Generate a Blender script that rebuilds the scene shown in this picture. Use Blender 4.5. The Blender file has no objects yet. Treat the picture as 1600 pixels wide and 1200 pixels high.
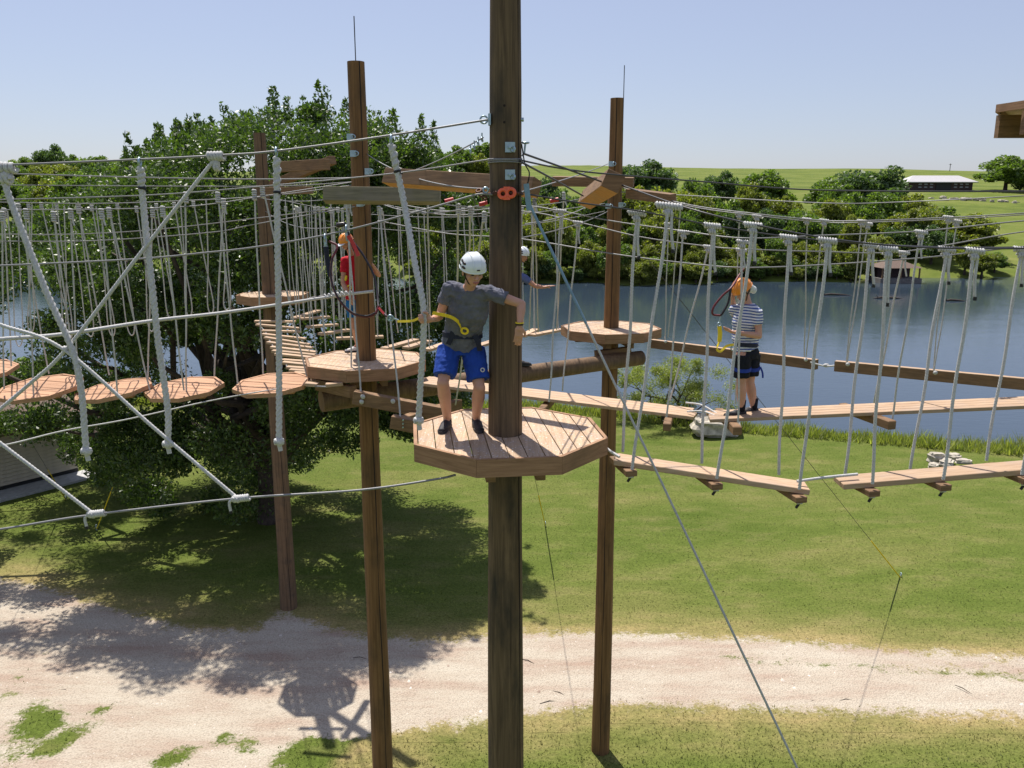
import bpy, math, random
import numpy as np
from mathutils import Vector, Matrix, Euler

random.seed(7)
RNG = np.random.default_rng(11)
SC = bpy.context.scene
COL = SC.collection
R = math.radians

# ------------------------------------------------------------------ camera
CAMZ = 11.4
PITCH = R(12.37)
FPX = 1300.0
cd = bpy.data.cameras.new('camera')
cam = bpy.data.objects.new('camera', cd)
COL.objects.link(cam)
cam.location = (0, 0, CAMZ)
cam.rotation_euler = (math.pi/2 - PITCH, 0, 0)
cd.sensor_width = 36
cd.lens = 36*FPX/1600
cd.clip_start = 0.1
cd.clip_end = 6000
SC.camera = cam

# ------------------------------------------------------------------ light
SUN_EL, SUN_AZ = 63.0, -22.0          # azimuth measured from +Y towards +X
wd = bpy.data.worlds.new('World')
SC.world = wd
wd.use_nodes = True
nt = wd.node_tree
nt.nodes.clear()
sky = nt.nodes.new('ShaderNodeTexSky')
sky.sky_type = 'NISHITA'
sky.sun_disc = False
sky.sun_elevation = R(SUN_EL)
sky.sun_rotation = R(SUN_AZ)
sky.altitude = 300
sky.air_density = 1.0
sky.dust_density = 1.2
sky.ozone_density = 3.0
bg = nt.nodes.new('ShaderNodeBackground')
bg.inputs['Strength'].default_value = 0.088
wo = nt.nodes.new('ShaderNodeOutputWorld')
hz_mix = nt.nodes.new('ShaderNodeMix'); hz_mix.data_type = 'RGBA'
hz_mix.inputs[0].default_value = 0.45
nt.links.new(sky.outputs[0], hz_mix.inputs[6])
hz_mix.inputs[7].default_value = (4.7, 4.7, 6.2, 1)      # summer haze: an even pale veil over the whole sky
nt.links.new(hz_mix.outputs[2], bg.inputs[0])
nt.links.new(bg.outputs[0], wo.inputs[0])

sl = bpy.data.lights.new('sun', 'SUN')
sl.energy = 5.0
sl.angle = R(0.53)
sl.color = (1.0, 0.94, 0.86)
so = bpy.data.objects.new('sun', sl)
COL.objects.link(so)
sd = Vector((math.sin(R(SUN_AZ))*math.cos(R(SUN_EL)), math.cos(R(SUN_AZ))*math.cos(R(SUN_EL)), math.sin(R(SUN_EL))))
so.rotation_euler = sd.to_track_quat('Z', 'Y').to_euler()
so.location = sd*60

SC.view_settings.view_transform = 'Standard'
SC.view_settings.look = 'None'
SC.view_settings.exposure = 0.46
SC.view_settings.gamma = 1.0
SC.view_settings.use_curve_mapping = False
SC.render.engine = 'CYCLES'

# ------------------------------------------------------------------ picture -> place
_f = Vector((0, math.cos(PITCH), -math.sin(PITCH)))
_u = Vector((0, math.sin(PITCH), math.cos(PITCH)))
def ray(u, v):
    return _f + Vector(((u-800)/FPX, 0, 0)) - _u*((v-600)/FPX)
def P(u, v, Y):
    d = ray(u, v)
    return Vector((0, 0, CAMZ)) + d*(Y/d.y)
def G(u, v, z=0.0):
    d = ray(u, v)
    return Vector((0, 0, CAMZ)) + d*((z-CAMZ)/d.z)

# ------------------------------------------------------------------ objects
WP = {}
def tag(o, label=None, cat=None, group=None, kind=None):
    if label: o['label'] = label
    if cat: o['category'] = cat
    if group: o['group'] = group
    if kind: o['kind'] = kind
    return o
def empty(name, loc, label=None, cat=None, group=None):
    o = bpy.data.objects.new(name, None)
    COL.objects.link(o)
    o.location = loc
    o.empty_display_size = 0.2
    WP[o.name] = Vector(loc)
    return tag(o, label, cat, group)
def link_mesh(name, me, org, mats, parent=None):
    o = bpy.data.objects.new(name, me)
    COL.objects.link(o)
    org = Vector(org)
    WP[o.name] = org
    if parent is not None:
        o.parent = parent
        o.location = org - WP[parent.name]
    else:
        o.location = org
    if mats is not None:
        if not isinstance(mats, (list, tuple)): mats = [mats]
        for m in mats: me.materials.append(m)
    return o
def np_mesh(name, verts, faces, smooth=False):
    """verts (n,3), faces (m,k) numpy arrays, all faces with k corners"""
    me = bpy.data.meshes.new(name)
    n, (m, k) = len(verts), faces.shape
    me.vertices.add(n)
    me.vertices.foreach_set('co', np.asarray(verts, dtype=np.float32).ravel())
    me.loops.add(m*k)
    me.loops.foreach_set('vertex_index', faces.astype(np.int32).ravel())
    me.polygons.add(m)
    me.polygons.foreach_set('loop_start', np.arange(0, m*k, k, dtype=np.int32))
    try:
        me.polygons.foreach_set('loop_total', np.full(m, k, dtype=np.int32))
    except Exception:
        pass
    me.update(calc_edges=True)
    if smooth:
        me.polygons.foreach_set('use_smooth', np.ones(m, dtype=bool))
    return me

def frame(d, hint=None):
    d = Vector(d).normalized()
    h = Vector(hint) if hint is not None else (Vector((0, 0, 1)) if abs(d.z) < 0.9 else Vector((0, 1, 0)))
    a = h.cross(d)
    if a.length < 1e-6:
        h = Vector((1, 0, 0)); a = h.cross(d)
    a.normalize()
    return d, a, d.cross(a).normalized()

class MB:
    def __init__(s):
        s.v, s.f, s.sm = [], [], []
    def add(s, vs, fs, smooth=False):
        b = len(s.v)
        s.v += [tuple(x) for x in vs]
        s.f += [tuple(i+b for i in f) for f in fs]
        s.sm += [smooth]*len(fs)
        return s
    def box(s, c, ax, ay, az, bev=0.0):
        """centre and three half axes"""
        c, ax, ay, az = map(Vector, (c, ax, ay, az))
        vs = []
        for k in (-1, 1):
            for j in (-1, 1):
                for i in (-1, 1):
                    vs.append(c + ax*i + ay*j + az*k)
        s.add(vs, [(0, 2, 3, 1), (4, 5, 7, 6), (0, 1, 5, 4), (2, 6, 7, 3), (0, 4, 6, 2), (1, 3, 7, 5)])
        return s
    def bbox(s, lo, hi):
        lo, hi = Vector(lo), Vector(hi)
        c, h = (lo+hi)/2, (hi-lo)/2
        return s.box(c, (h.x, 0, 0), (0, h.y, 0), (0, 0, h.z))
    def beam(s, p, q, w, h, up=(0, 0, 1), roll=0.0):
        """box from p to q, w across, h along up"""
        p, q = Vector(p), Vector(q)
        d, a, b = frame(q-p, up)
        if roll:
            m = Matrix.Rotation(roll, 3, d)
            a, b = m @ a, m @ b
        return s.box((p+q)/2, (q-p)/2, a*(w/2), b*(h/2))
    def prism(s, poly, z0, z1):
        n = len(poly)
        vs = [(x, y, z0) for x, y in poly] + [(x, y, z1) for x, y in poly]
        fs = [tuple(range(n-1, -1, -1)), tuple(range(n, 2*n))]
        for i in range(n):
            j = (i+1) % n
            fs.append((i, j, n+j, n+i))
        return s.add(vs, fs)
    def tube(s, pts, r, sides=6, twist=0.0, lobe=0.0, caps=True, r2=None):
        pts = [Vector(p) for p in pts]
        n = len(pts)
        rs = r if isinstance(r, (list, tuple)) else [r + ((r2 if r2 is not None else r)-r)*i/max(1, n-1) for i in range(n)]
        d, a, b = frame(pts[1]-pts[0])
        vs, dist = [], 0.0
        for i, p in enumerate(pts):
            t = (pts[min(i+1, n-1)]-pts[max(i-1, 0)])
            if t.length < 1e-9: t = d
            t.normalize()
            a = (a - t*a.dot(t))
            if a.length < 1e-6: a = frame(t)[1]
            a.normalize()
            b = t.cross(a)
            if i: dist += (p-pts[i-1]).length
            for k in range(sides):
                th = 2*math.pi*k/sides
                rr = rs[i]*(1 + (lobe*math.cos(3*(th - twist*dist)) if lobe else 0))
                vs.append(p + a*(rr*math.cos(th)) + b*(rr*math.sin(th)))
        fs = []
        for i in range(n-1):
            for k in range(sides):
                k2 = (k+1) % sides
                fs.append((i*sides+k, i*sides+k2, (i+1)*sides+k2, (i+1)*sides+k))
        s.add(vs, fs, True)
        if caps:
            s.add(vs[:sides], [tuple(range(sides-1, -1, -1))])
            s.add(vs[-sides:], [tuple(range(sides))])
        return s
    def ell(s, c, rx, ry, rz, m=None, nu=12, nv=8, zmin=-1.0):
        """ellipsoid; m 3x3 rotation; zmin cuts the lower part (fraction)"""
        c = Vector(c)
        m = m or Matrix.Identity(3)
        vs, fs = [], []
        t0 = math.acos(max(-1, min(1, zmin)))
        for j in range(nv+1):
            t = t0*j/nv
            for i in range(nu):
                f = 2*math.pi*i/nu
                vs.append(c + m @ Vector((rx*math.sin(t)*math.cos(f), ry*math.sin(t)*math.sin(f), rz*math.cos(t))))
        for j in range(nv):
            for i in range(nu):
                i2 = (i+1) % nu
                fs.append((j*nu+i, (j+1)*nu+i, (j+1)*nu+i2, j*nu+i2))
        return s.add(vs, fs, True)
    def cap(s, p, q, r1, r2=None, side=None, sx=1.0, sides=14, ends=True):
        """rounded (or flat ended) tapering limb"""
        p, q = Vector(p), Vector(q)
        r2 = r1 if r2 is None else r2
        d, a, b = frame(q-p, side)
        # a is across 'side', b is along side
        rings = []
        if ends:
            for t in (80, 60, 40, 20):
                rings.append((p - d*(r1*math.sin(R(t))), r1*math.cos(R(t))))
        rings.append((p, r1))
        rings.append(((p+q)/2, (r1+r2)/2))
        rings.append((q, r2))
        if ends:
            for t in (20, 40, 60, 80):
                rings.append((q + d*(r2*math.sin(R(t))), r2*math.cos(R(t))))
        vs, fs = [], []
        for c, r in rings:
            for k in range(sides):
                th = 2*math.pi*k/sides
                vs.append(c + a*(r*math.cos(th)) + b*(r*sx*math.sin(th)))
        n = len(rings)
        for i in range(n-1):
            for k in range(sides):
                k2 = (k+1) % sides
                fs.append((i*sides+k, i*sides+k2, (i+1)*sides+k2, (i+1)*sides+k))
        fs.append(tuple(range(sides-1, -1, -1)))
        fs.append(tuple(range((n-1)*sides, n*sides)))
        return s.add(vs, fs, True)
    def loft(s, rings, sides=18, side=(1, 0, 0)):
        """rings: (centre, half width, half depth[, side vector]); closed flat ends"""
        vs, fs = [], []
        n = len(rings)
        for i, rg in enumerate(rings):
            c, w, dp = Vector(rg[0]), rg[1], rg[2]
            sv = Vector(rg[3]) if len(rg) > 3 else Vector(side)
            t = Vector(rings[min(i+1, n-1)][0]) - Vector(rings[max(i-1, 0)][0])
            t.normalize()
            sv = (sv - t*sv.dot(t)).normalized()
            fv = t.cross(sv)
            for k in range(sides):
                th = 2*math.pi*k/sides
                vs.append(c + sv*(w*math.cos(th)) + fv*(dp*math.sin(th)))
        for i in range(n-1):
            for k in range(sides):
                k2 = (k+1) % sides
                fs.append((i*sides+k, i*sides+k2, (i+1)*sides+k2, (i+1)*sides+k))
        fs.append(tuple(range(sides-1, -1, -1)))
        fs.append(tuple(range((n-1)*sides, n*sides)))
        return s.add(vs, fs, True)
    def ring(s, c, nrm, rad, r, seg=16, sides=6, a0=0, a1=360):
        d, a, b = frame(nrm)
        full = abs(a1-a0) >= 360
        pts = []
        for i in range(seg+1):
            t = R(a0+(a1-a0)*i/seg)
            pts.append(Vector(c)+a*(rad*math.cos(t))+b*(rad*math.sin(t)))
        return s.tube(pts, r, sides, caps=not full)
    def helix(s, p, q, rad, r, turns, seg=9, sides=5):
        d, a, b = frame(Vector(q)-Vector(p))
        n = int(turns*seg)
        pts = [Vector(p).lerp(Vector(q), i/n) + a*(rad*math.cos(2*math.pi*i/seg)) + b*(rad*math.sin(2*math.pi*i/seg)) for i in range(n+1)]
        return s.tube(pts, r, sides)
    def data(s, name='m', org=(0, 0, 0)):
        me = bpy.data.meshes.new(name)
        o = Vector(org)
        me.from_pydata([tuple(Vector(v)-o) for v in s.v], [], s.f)
        me.polygons.foreach_set('use_smooth', s.sm)
        me.update()
        return me
    def mean(s):
        a = np.array(s.v)
        return Vector((a.min(0)+a.max(0))/2)
    def build(s, name, mat, parent=None, base=False):
        c = s.mean()
        if base: c.z = min(v[2] for v in s.v)
        return link_mesh(name, s.data(name, c), c, mat, parent)
    def remesh(s, name, mat, parent, voxel=0.01, smooth=3, disp=0.0, dsize=0.12):
        """fuse everything into one continuous surface"""
        c = s.mean()
        me = s.data(name, c)
        o = bpy.data.objects.new('tmp', me)
        COL.objects.link(o)
        m = o.modifiers.new('r', 'REMESH'); m.mode = 'VOXEL'; m.voxel_size = voxel; m.use_smooth_shade = True
        if smooth:
            m = o.modifiers.new('s', 'SMOOTH'); m.factor = 0.5; m.iterations = smooth
        if disp:
            tx = bpy.data.textures.new('fold', 'CLOUDS'); tx.noise_scale = dsize; tx.noise_depth = 2
            m = o.modifiers.new('d', 'DISPLACE'); m.texture = tx; m.strength = disp; m.mid_level = 0.5
        dg = bpy.context.evaluated_depsgraph_get()
        me2 = bpy.data.meshes.new_from_object(o.evaluated_get(dg))
        bpy.data.objects.remove(o)
        me2.name = name
        me2.materials.clear()
        me2.polygons.foreach_set('use_smooth', [True]*len(me2.polygons))
        return link_mesh(name, me2, c, mat, parent)

def clip_poly(poly, n, d):
    """keep the side n.x <= d"""
    out = []
    m = len(poly)
    for i in range(m):
        p, q = poly[i], poly[(i+1) % m]
        a, b = n[0]*p[0]+n[1]*p[1]-d, n[0]*q[0]+n[1]*q[1]-d
        if a <= 0: out.append(p)
        if (a < 0 < b) or (b < 0 < a):
            t = a/(a-b)
            out.append((p[0]+(q[0]-p[0])*t, p[1]+(q[1]-p[1])*t))
    return out

# ------------------------------------------------------------------ materials
def new_mat(name):
    m = bpy.data.materials.new(name)
    m.use_nodes = True
    t = m.node_tree
    t.nodes.clear()
    out = t.nodes.new('ShaderNodeOutputMaterial')
    b = t.nodes.new('ShaderNodeBsdfPrincipled')
    t.links.new(b.outputs[0], out.inputs[0])
    return m, t, b
def N(t, typ, **kw):
    n = t.nodes.new(typ)
    for k, v in kw.items():
        if k in n.inputs.keys() if hasattr(n.inputs, 'keys') else False:
            n.inputs[k].default_value = v
        else:
            setattr(n, k, v)
    return n
def noise(t, vec, scale, detail=4, rough=0.55, dist=0.0):
    n = t.nodes.new('ShaderNodeTexNoise')
    n.inputs['Scale'].default_value = scale
    n.inputs['Detail'].default_value = detail
    n.inputs['Roughness'].default_value = rough
    n.inputs['Distortion'].default_value = dist
    if vec is not None: t.links.new(vec, n.inputs['Vector'])
    return n.outputs['Fac']
def ramp(t, fac, stops):
    n = t.nodes.new('ShaderNodeValToRGB')
    e = n.color_ramp.elements
    e[0].position, e[0].color = stops[0][0], (*stops[0][1], 1)
    e[1].position, e[1].color = stops[-1][0], (*stops[-1][1], 1)
    for p, c in stops[1:-1]:
        x = e.new(p); x.color = (*c, 1)
    t.links.new(fac, n.inputs[0])
    return n.outputs[0]
def mixc(t, fac, a, b, mode='MIX'):
    n = t.nodes.new('ShaderNodeMix')
    n.data_type = 'RGBA'; n.blend_type = mode
    for s, i in ((fac, 0), (a, 6), (b, 7)):
        if isinstance(s, (int, float)): n.inputs[i].default_value = s
        elif isinstance(s, (tuple, list)): n.inputs[i].default_value = (*s, 1)
        else: t.links.new(s, n.inputs[i])
    return n.outputs[2]
def mth(t, op, a, b=None, c=None):
    n = t.nodes.new('ShaderNodeMath'); n.operation = op
    for i, s in enumerate((a, b, c)):
        if s is None: continue
        if isinstance(s, (int, float)): n.inputs[i].default_value = s
        else: t.links.new(s, n.inputs[i])
    return n.outputs[0]
def coords(t, kind='Object', scale=(1, 1, 1), rot=(0, 0, 0), rnd=0.0):
    c = t.nodes.new('ShaderNodeTexCoord').outputs[kind]
    m = t.nodes.new('ShaderNodeMapping')
    m.inputs['Scale'].default_value = scale
    m.inputs['Rotation'].default_value = rot
    if rnd:
        oi = t.nodes.new('ShaderNodeObjectInfo')
        mm = t.nodes.new('ShaderNodeVectorMath'); mm.operation = 'SCALE'
        cx = t.nodes.new('ShaderNodeCombineXYZ')
        for i in range(3): t.links.new(oi.outputs['Random'], cx.inputs[i])
        t.links.new(cx.outputs[0], mm.inputs[0]); mm.inputs['Scale'].default_value = rnd
        ad = t.nodes.new('ShaderNodeVectorMath'); ad.operation = 'ADD'
        t.links.new(c, ad.inputs[0]); t.links.new(mm.outputs[0], ad.inputs[1])
        c = ad.outputs[0]
    t.links.new(c, m.inputs[0])
    return m.outputs[0]
def bump(t, b, h, strength=0.4, dist=0.01):
    n = t.nodes.new('ShaderNodeBump')
    n.inputs['Strength'].default_value = strength
    n.inputs['Distance'].default_value = dist
    t.links.new(h, n.inputs['Height'])
    t.links.new(n.outputs[0], b.inputs['Normal'])
def plain(name, col, rough=0.6, metal=0.0, var=0.15, scale=30, bmp=0.0, coat=0.0):
    m, t, b = new_mat(name)
    v = coords(t)
    f = noise(t, v, scale)
    c = ramp(t, f, [(0.3, tuple(x*(1-var) for x in col)), (0.7, tuple(min(1, x*(1+var)) for x in col))])
    t.links.new(c, b.inputs['Base Color'])
    b.inputs['Roughness'].default_value = rough
    b.inputs['Metallic'].default_value = metal
    b.inputs['Coat Weight'].default_value = coat
    if bmp: bump(t, b, f, bmp, 0.005)
    return m
def wood(name, c1, c2, scale, rot=(0, 0, 0), rough=0.75, dirt=(0.25, 0.22, 0.2), dirt_amt=0.35, tone=0.25, spots=False, dz=1.0):
    m, t, b = new_mat(name)
    v = coords(t, 'Object', scale, rot, rnd=37.0)
    g = noise(t, v, 1.0, 6, 0.62, 0.6)
    c = ramp(t, g, [(0.28, c1), (0.5, tuple((a+d)/2 for a, d in zip(c1, c2))), (0.72, c2)])
    v2 = coords(t, 'Object', (1, 1, dz), rnd=37.0)
    g2 = noise(t, v2, 4.0, 5, 0.6)
    fac = ramp(t, g2, [(0.48, (0, 0, 0)), (0.72, (dirt_amt,)*3)])
    c = mixc(t, fac, c, dirt)
    oi = t.nodes.new('ShaderNodeObjectInfo')
    br = mth(t, 'MULTIPLY_ADD', oi.outputs['Random'], tone, 1-tone/2)
    cb = t.nodes.new('ShaderNodeCombineXYZ')
    for i in range(3): t.links.new(br, cb.inputs[i])
    c = mixc(t, 1.0, c, cb.outputs[0], 'MULTIPLY')
    if spots:
        g3 = noise(t, v2, 38.0, 3, 0.5)
        sp = ramp(t, g3, [(0.62, (0, 0, 0)), (0.68, (0.6,)*3)])
        c = mixc(t, sp, c, (0.75, 0.75, 0.74))
    t.links.new(c, b.inputs['Base Color'])
    b.inputs['Roughness'].default_value = rough
    b.inputs['Specular IOR Level'].default_value = 0.3
    bump(t, b, g, 0.35, 0.004)
    return m
M = {}
M['pole_dark'] = wood('weathered_pole_wood', (0.055, 0.035, 0.02), (0.185, 0.125, 0.068), (22, 22, 0.9), dirt=(0.02, 0.02, 0.018), dirt_amt=0.9, tone=0.05, dz=0.3)
M['pole_red'] = wood('brown_pole_wood', (0.11, 0.054, 0.02), (0.27, 0.148, 0.06), (24, 24, 0.8), dirt=(0.05, 0.035, 0.02), dirt_amt=0.65, tone=0.1, dz=0.3)
M['pole_grey'] = wood('grey_brown_pole_wood', (0.085, 0.052, 0.03), (0.22, 0.14, 0.08), (24, 24, 0.8), dirt=(0.05, 0.045, 0.04), dirt_amt=0.5, tone=0.1)
M['deck'] = wood('deck_board_wood', (0.33, 0.215, 0.13), (0.54, 0.40, 0.27), (34, 1.6, 34), (0, 0, R(-7)), dirt=(0.33, 0.29, 0.27), dirt_amt=0.55, spots=True)
M['deck_x'] = wood('walkway_board_wood', (0.34, 0.22, 0.135), (0.54, 0.39, 0.26), (1.6, 34, 34), dirt=(0.35, 0.3, 0.28))
M['rim'] = wood('platform_rim_wood', (0.22, 0.12, 0.065), (0.40, 0.235, 0.135), (2.5, 2.5, 40), dirt=(0.14, 0.09, 0.05), dirt_amt=0.4, tone=0.15)
M['beam'] = wood('treated_timber', (0.135, 0.078, 0.042), (0.28, 0.17, 0.09), (3, 3, 34), dirt=(0.10, 0.07, 0.05), dirt_amt=0.45, tone=0.15)
M['orange_wood'] = wood('orange_timber', (0.42, 0.19, 0.05), (0.62, 0.32, 0.10), (3, 26, 26), tone=0.1)  # orange wood tone, set on the lowest long face of hung timbers
M['green_beam'] = wood('green_treated_timber', (0.13, 0.12, 0.075), (0.27, 0.24, 0.15), (2.5, 30, 30), tone=0.1)
M['disc'] = wood('stepping_disc_wood', (0.33, 0.175, 0.095), (0.54, 0.32, 0.19), (3, 40, 40), (0, 0, R(-14)), dirt=(0.35, 0.2, 0.13))
M['crack'] = plain('dark_crack', (0.02, 0.013, 0.009), 0.95)
M['rope'] = plain('white_rope', (0.50, 0.50, 0.49), 0.8, var=0.2, scale=60, bmp=0.3)
M['cord'] = plain('thin_white_cord', (0.47, 0.47, 0.45), 0.8, var=0.15, scale=20)
M['cable'] = plain('steel_cable', (0.24, 0.24, 0.245), 0.55, 0.25, var=0.2, scale=80)
M['guy'] = plain('light_steel_cable', (0.42, 0.43, 0.44), 0.5, 0.2, var=0.15, scale=40)
M['cable_dark'] = plain('dark_cable', (0.07, 0.07, 0.075), 0.5, 0.4)
M['steel'] = plain('galvanised_steel', (0.36, 0.46, 0.52), 0.4, 0.75, scale=20)
M['black'] = plain('black_tape', (0.012, 0.012, 0.014), 0.6)
M['blue_strap'] = plain('blue_sleeve', (0.18, 0.29, 0.38), 0.6)
M['orange'] = plain('orange_plastic', (0.80, 0.13, 0.06), 0.4)
M['red'] = plain('red_clamp', (0.5, 0.03, 0.03), 0.45)
M['yellow'] = plain('yellow_webbing', (0.80, 0.60, 0.02), 0.6, var=0.1)
M['rust'] = plain('rusty_shackle', (0.10, 0.045, 0.03), 0.6, 0.6)

# leaf materials
def leafmat(name, c1, c2, trans=0.35, gloss=0.35):
    m, t, b = new_mat(name)
    g = t.nodes.new('ShaderNodeNewGeometry')
    c = ramp(t, g.outputs['Random Per Island'], [(0.0, c1), (0.75, c2), (1.0, tuple(min(1, x*1.5) for x in c2))])
    v = coords(t, 'Object', rnd=50)
    big = noise(t, v, 0.6, 3)
    c = mixc(t, mth(t, 'MULTIPLY', big, 0.55), c, tuple(x*0.75 for x in c1))
    t.links.new(c, b.inputs['Base Color'])
    b.inputs['Roughness'].default_value = gloss
    b.inputs['Specular IOR Level'].default_value = 0.5
    out = [n for n in t.nodes if n.type == 'OUTPUT_MATERIAL'][0]
    tr = t.nodes.new('ShaderNodeBsdfTranslucent')
    c2n = mixc(t, 1.0, c, (1.5, 1.7, 0.6), 'MULTIPLY')
    t.links.new(c2n, tr.inputs[0])
    mx = t.nodes.new('ShaderNodeMixShader')
    mx.inputs[0].default_value = trans
    t.links.new(b.outputs[0], mx.inputs[1]); t.links.new(tr.outputs[0], mx.inputs[2])
    t.links.new(mx.outputs[0], out.inputs[0])
    return m
M['leaf_oak'] = leafmat('glossy_dark_leaf', (0.028, 0.058, 0.014), (0.10, 0.155, 0.034), 0.34, 0.42)
M['leaf_green'] = leafmat('green_leaf', (0.075, 0.125, 0.026), (0.165, 0.24, 0.045), 0.38, 0.5)
M['leaf_olive'] = leafmat('olive_leaf', (0.115, 0.145, 0.024), (0.26, 0.28, 0.055), 0.38, 0.5)
M['leaf_blue'] = leafmat('blue_green_leaf', (0.055, 0.10, 0.036), (0.12, 0.18, 0.065), 0.33, 0.5)
M['leaf_willow'] = leafmat('yellow_green_leaf', (0.15, 0.19, 0.04), (0.28, 0.30, 0.08), 0.4, 0.5)
M['bark'] = plain('bark', (0.06, 0.045, 0.035), 0.9, var=0.4, scale=8, bmp=0.6)

# ground material: grass and gravel by a road attribute with a ragged edge
def groundmat(blade=False):
    m, t, b = new_mat('grass_blade' if blade else 'grass_and_gravel')
    geo = t.nodes.new('ShaderNodeNewGeometry')
    pos = geo.outputs['Position']
    def vec(scale, rot=(0, 0, 0)):
        mp = t.nodes.new('ShaderNodeMapping')
        mp.inputs['Scale'].default_value = scale
        mp.inputs['Rotation'].default_value = rot
        t.links.new(pos, mp.inputs[0]); return mp.outputs[0]
    n_big = noise(t, vec((0.11, 0.30, 0.1), (0, 0, 0.12)), 1.0, 4, 0.6)
    n_mid = noise(t, vec((0.5, 1.1, 0.5)), 1.0, 5, 0.65)
    n_fine = noise(t, vec((1, 1, 1)), 14.0, 4, 0.7)
    g = ramp(t, n_big, [(0.32, (0.072, 0.112, 0.016)), (0.5, (0.115, 0.15, 0.03)), (0.66, (0.19, 0.186, 0.062))])
    g2 = ramp(t, n_mid, [(0.3, (0.068, 0.108, 0.015)), (0.5, (0.112, 0.147, 0.03)), (0.7, (0.21, 0.195, 0.078))])
    g = mixc(t, 0.5, g, g2)
    att = t.nodes.new('ShaderNodeAttribute'); att.attribute_name = 'dry'
    g = mixc(t, mth(t, 'MULTIPLY', att.outputs['Fac'], mth(t, 'MULTIPLY_ADD', n_mid, 1.6, -0.25)), g, (0.38, 0.29, 0.14))
    # far hill pasture
    sep = t.nodes.new('ShaderNodeSeparateXYZ'); t.links.new(pos, sep.inputs[0])
    far = mth(t, 'MULTIPLY', mth(t, 'SUBTRACT', sep.outputs['Y'], 100.0), 0.02)
    far = mth(t, 'MINIMUM', mth(t, 'MAXIMUM', far, 0.0), 1.0)
    hn = noise(t, vec((0.03, 0.045, 0.0), (0, 0, 0.35)), 1.0, 10, 0.78)
    hill = ramp(t, hn, [(0.36, (0.07, 0.105, 0.02)), (0.5, (0.125, 0.165, 0.03)), (0.66, (0.19, 0.205, 0.06))])
    g = mixc(t, far, g, hill)
    if blade:
        rr = ramp(t, geo.outputs['Random Per Island'], [(0, (0.7, 0.7, 0.7)), (1, (1.25, 1.25, 1.2))])
        g = mixc(t, 1.0, g, rr, 'MULTIPLY')
        t.links.new(g, b.inputs['Base Color'])
        b.inputs['Roughness'].default_value = 0.6
        out = [n for n in t.nodes if n.type == 'OUTPUT_MATERIAL'][0]
        tr = t.nodes.new('ShaderNodeBsdfTranslucent'); t.links.new(g, tr.inputs[0])
        mx = t.nodes.new('ShaderNodeMixShader'); mx.inputs[0].default_value = 0.6
        t.links.new(b.outputs[0], mx.inputs[1]); t.links.new(tr.outputs[0], mx.inputs[2])
        t.links.new(mx.outputs[0], out.inputs[0])
        return m
    gf = ramp(t, n_fine, [(0.3, (0.62, 0.62, 0.6)), (0.7, (1.25, 1.22, 1.2))])
    g = mixc(t, 1.0, g, gf, 'MULTIPLY')
    # gravel
    v1 = noise(t, vec((0.35, 1.3, 1), (0, 0, -0.03)), 1.0, 5, 0.6)
    peb = t.nodes.new('ShaderNodeTexVoronoi'); peb.inputs['Scale'].default_value = 26.0
    t.links.new(pos, peb.inputs['Vector'])
    gr = ramp(t, v1, [(0.3, (0.37, 0.275, 0.215)), (0.5, (0.445, 0.385, 0.31)), (0.7, (0.50, 0.455, 0.375))])
    pc = ramp(t, peb.outputs['Distance'], [(0.0, (1.06, 1.06, 1.05)), (0.45, (0.98, 0.98, 0.97)), (0.8, (0.78, 0.77, 0.76))])
    gr = mixc(t, 1.0, gr, pc, 'MULTIPLY')
    sp = noise(t, pos, 9.0, 6, 0.75)
    gr = mixc(t, ramp(t, sp, [(0.56, (0, 0, 0)), (0.72, (0.55,)*3)]), gr, (0.22, 0.16, 0.11))
    ra = t.nodes.new('ShaderNodeAttribute'); ra.attribute_name = 'road'
    e1 = noise(t, pos, 2.2, 9, 0.78)
    e2 = noise(t, pos, 16.0, 5, 0.7)
    f = mth(t, 'ADD', ra.outputs['Fac'], mth(t, 'MULTIPLY', mth(t, 'SUBTRACT', e1, 0.5), 1.5))
    f = mth(t, 'ADD', f, mth(t, 'MULTIPLY', mth(t, 'SUBTRACT', e2, 0.5), 0.8))
    f = ramp(t, f, [(0.40, (0, 0, 0)), (0.62, (1, 1, 1))])
    c = mixc(t, f, g, gr)
    t.links.new(c, b.inputs['Base Color'])
    b.inputs['Roughness'].default_value = 0.95
    b.inputs['Specular IOR Level'].default_value = 0.1
    h = mth(t, 'ADD', mth(t, 'MULTIPLY', n_fine, 0.7), mth(t, 'MULTIPLY', peb.outputs['Distance'], 0.5))
    bump(t, b, h, 0.6, 0.06)
    return m
M['ground'] = groundmat()
M['blade'] = groundmat(True)

m, t, b = new_mat('lake_water')
b.inputs['Base Color'].default_value = (0.035, 0.055, 0.078, 1)
b.inputs['Roughness'].default_value = 0.03
b.inputs['IOR'].default_value = 1.33
b.inputs['Specular IOR Level'].default_value = 0.5
v = coords(t, 'Object', (1, 2.2, 1))
h = mth(t, 'ADD', noise(t, v, 1.1, 5, 0.6, 0.4), mth(t, 'MULTIPLY', noise(t, v, 0.12, 3, 0.5), 1.5))
bump(t, b, h, 0.22, 0.055)
M['water'] = m
M['stone'] = plain('pale_limestone', (0.42, 0.38, 0.31), 0.9, var=0.4, scale=3.5, bmp=0.8)

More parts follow.
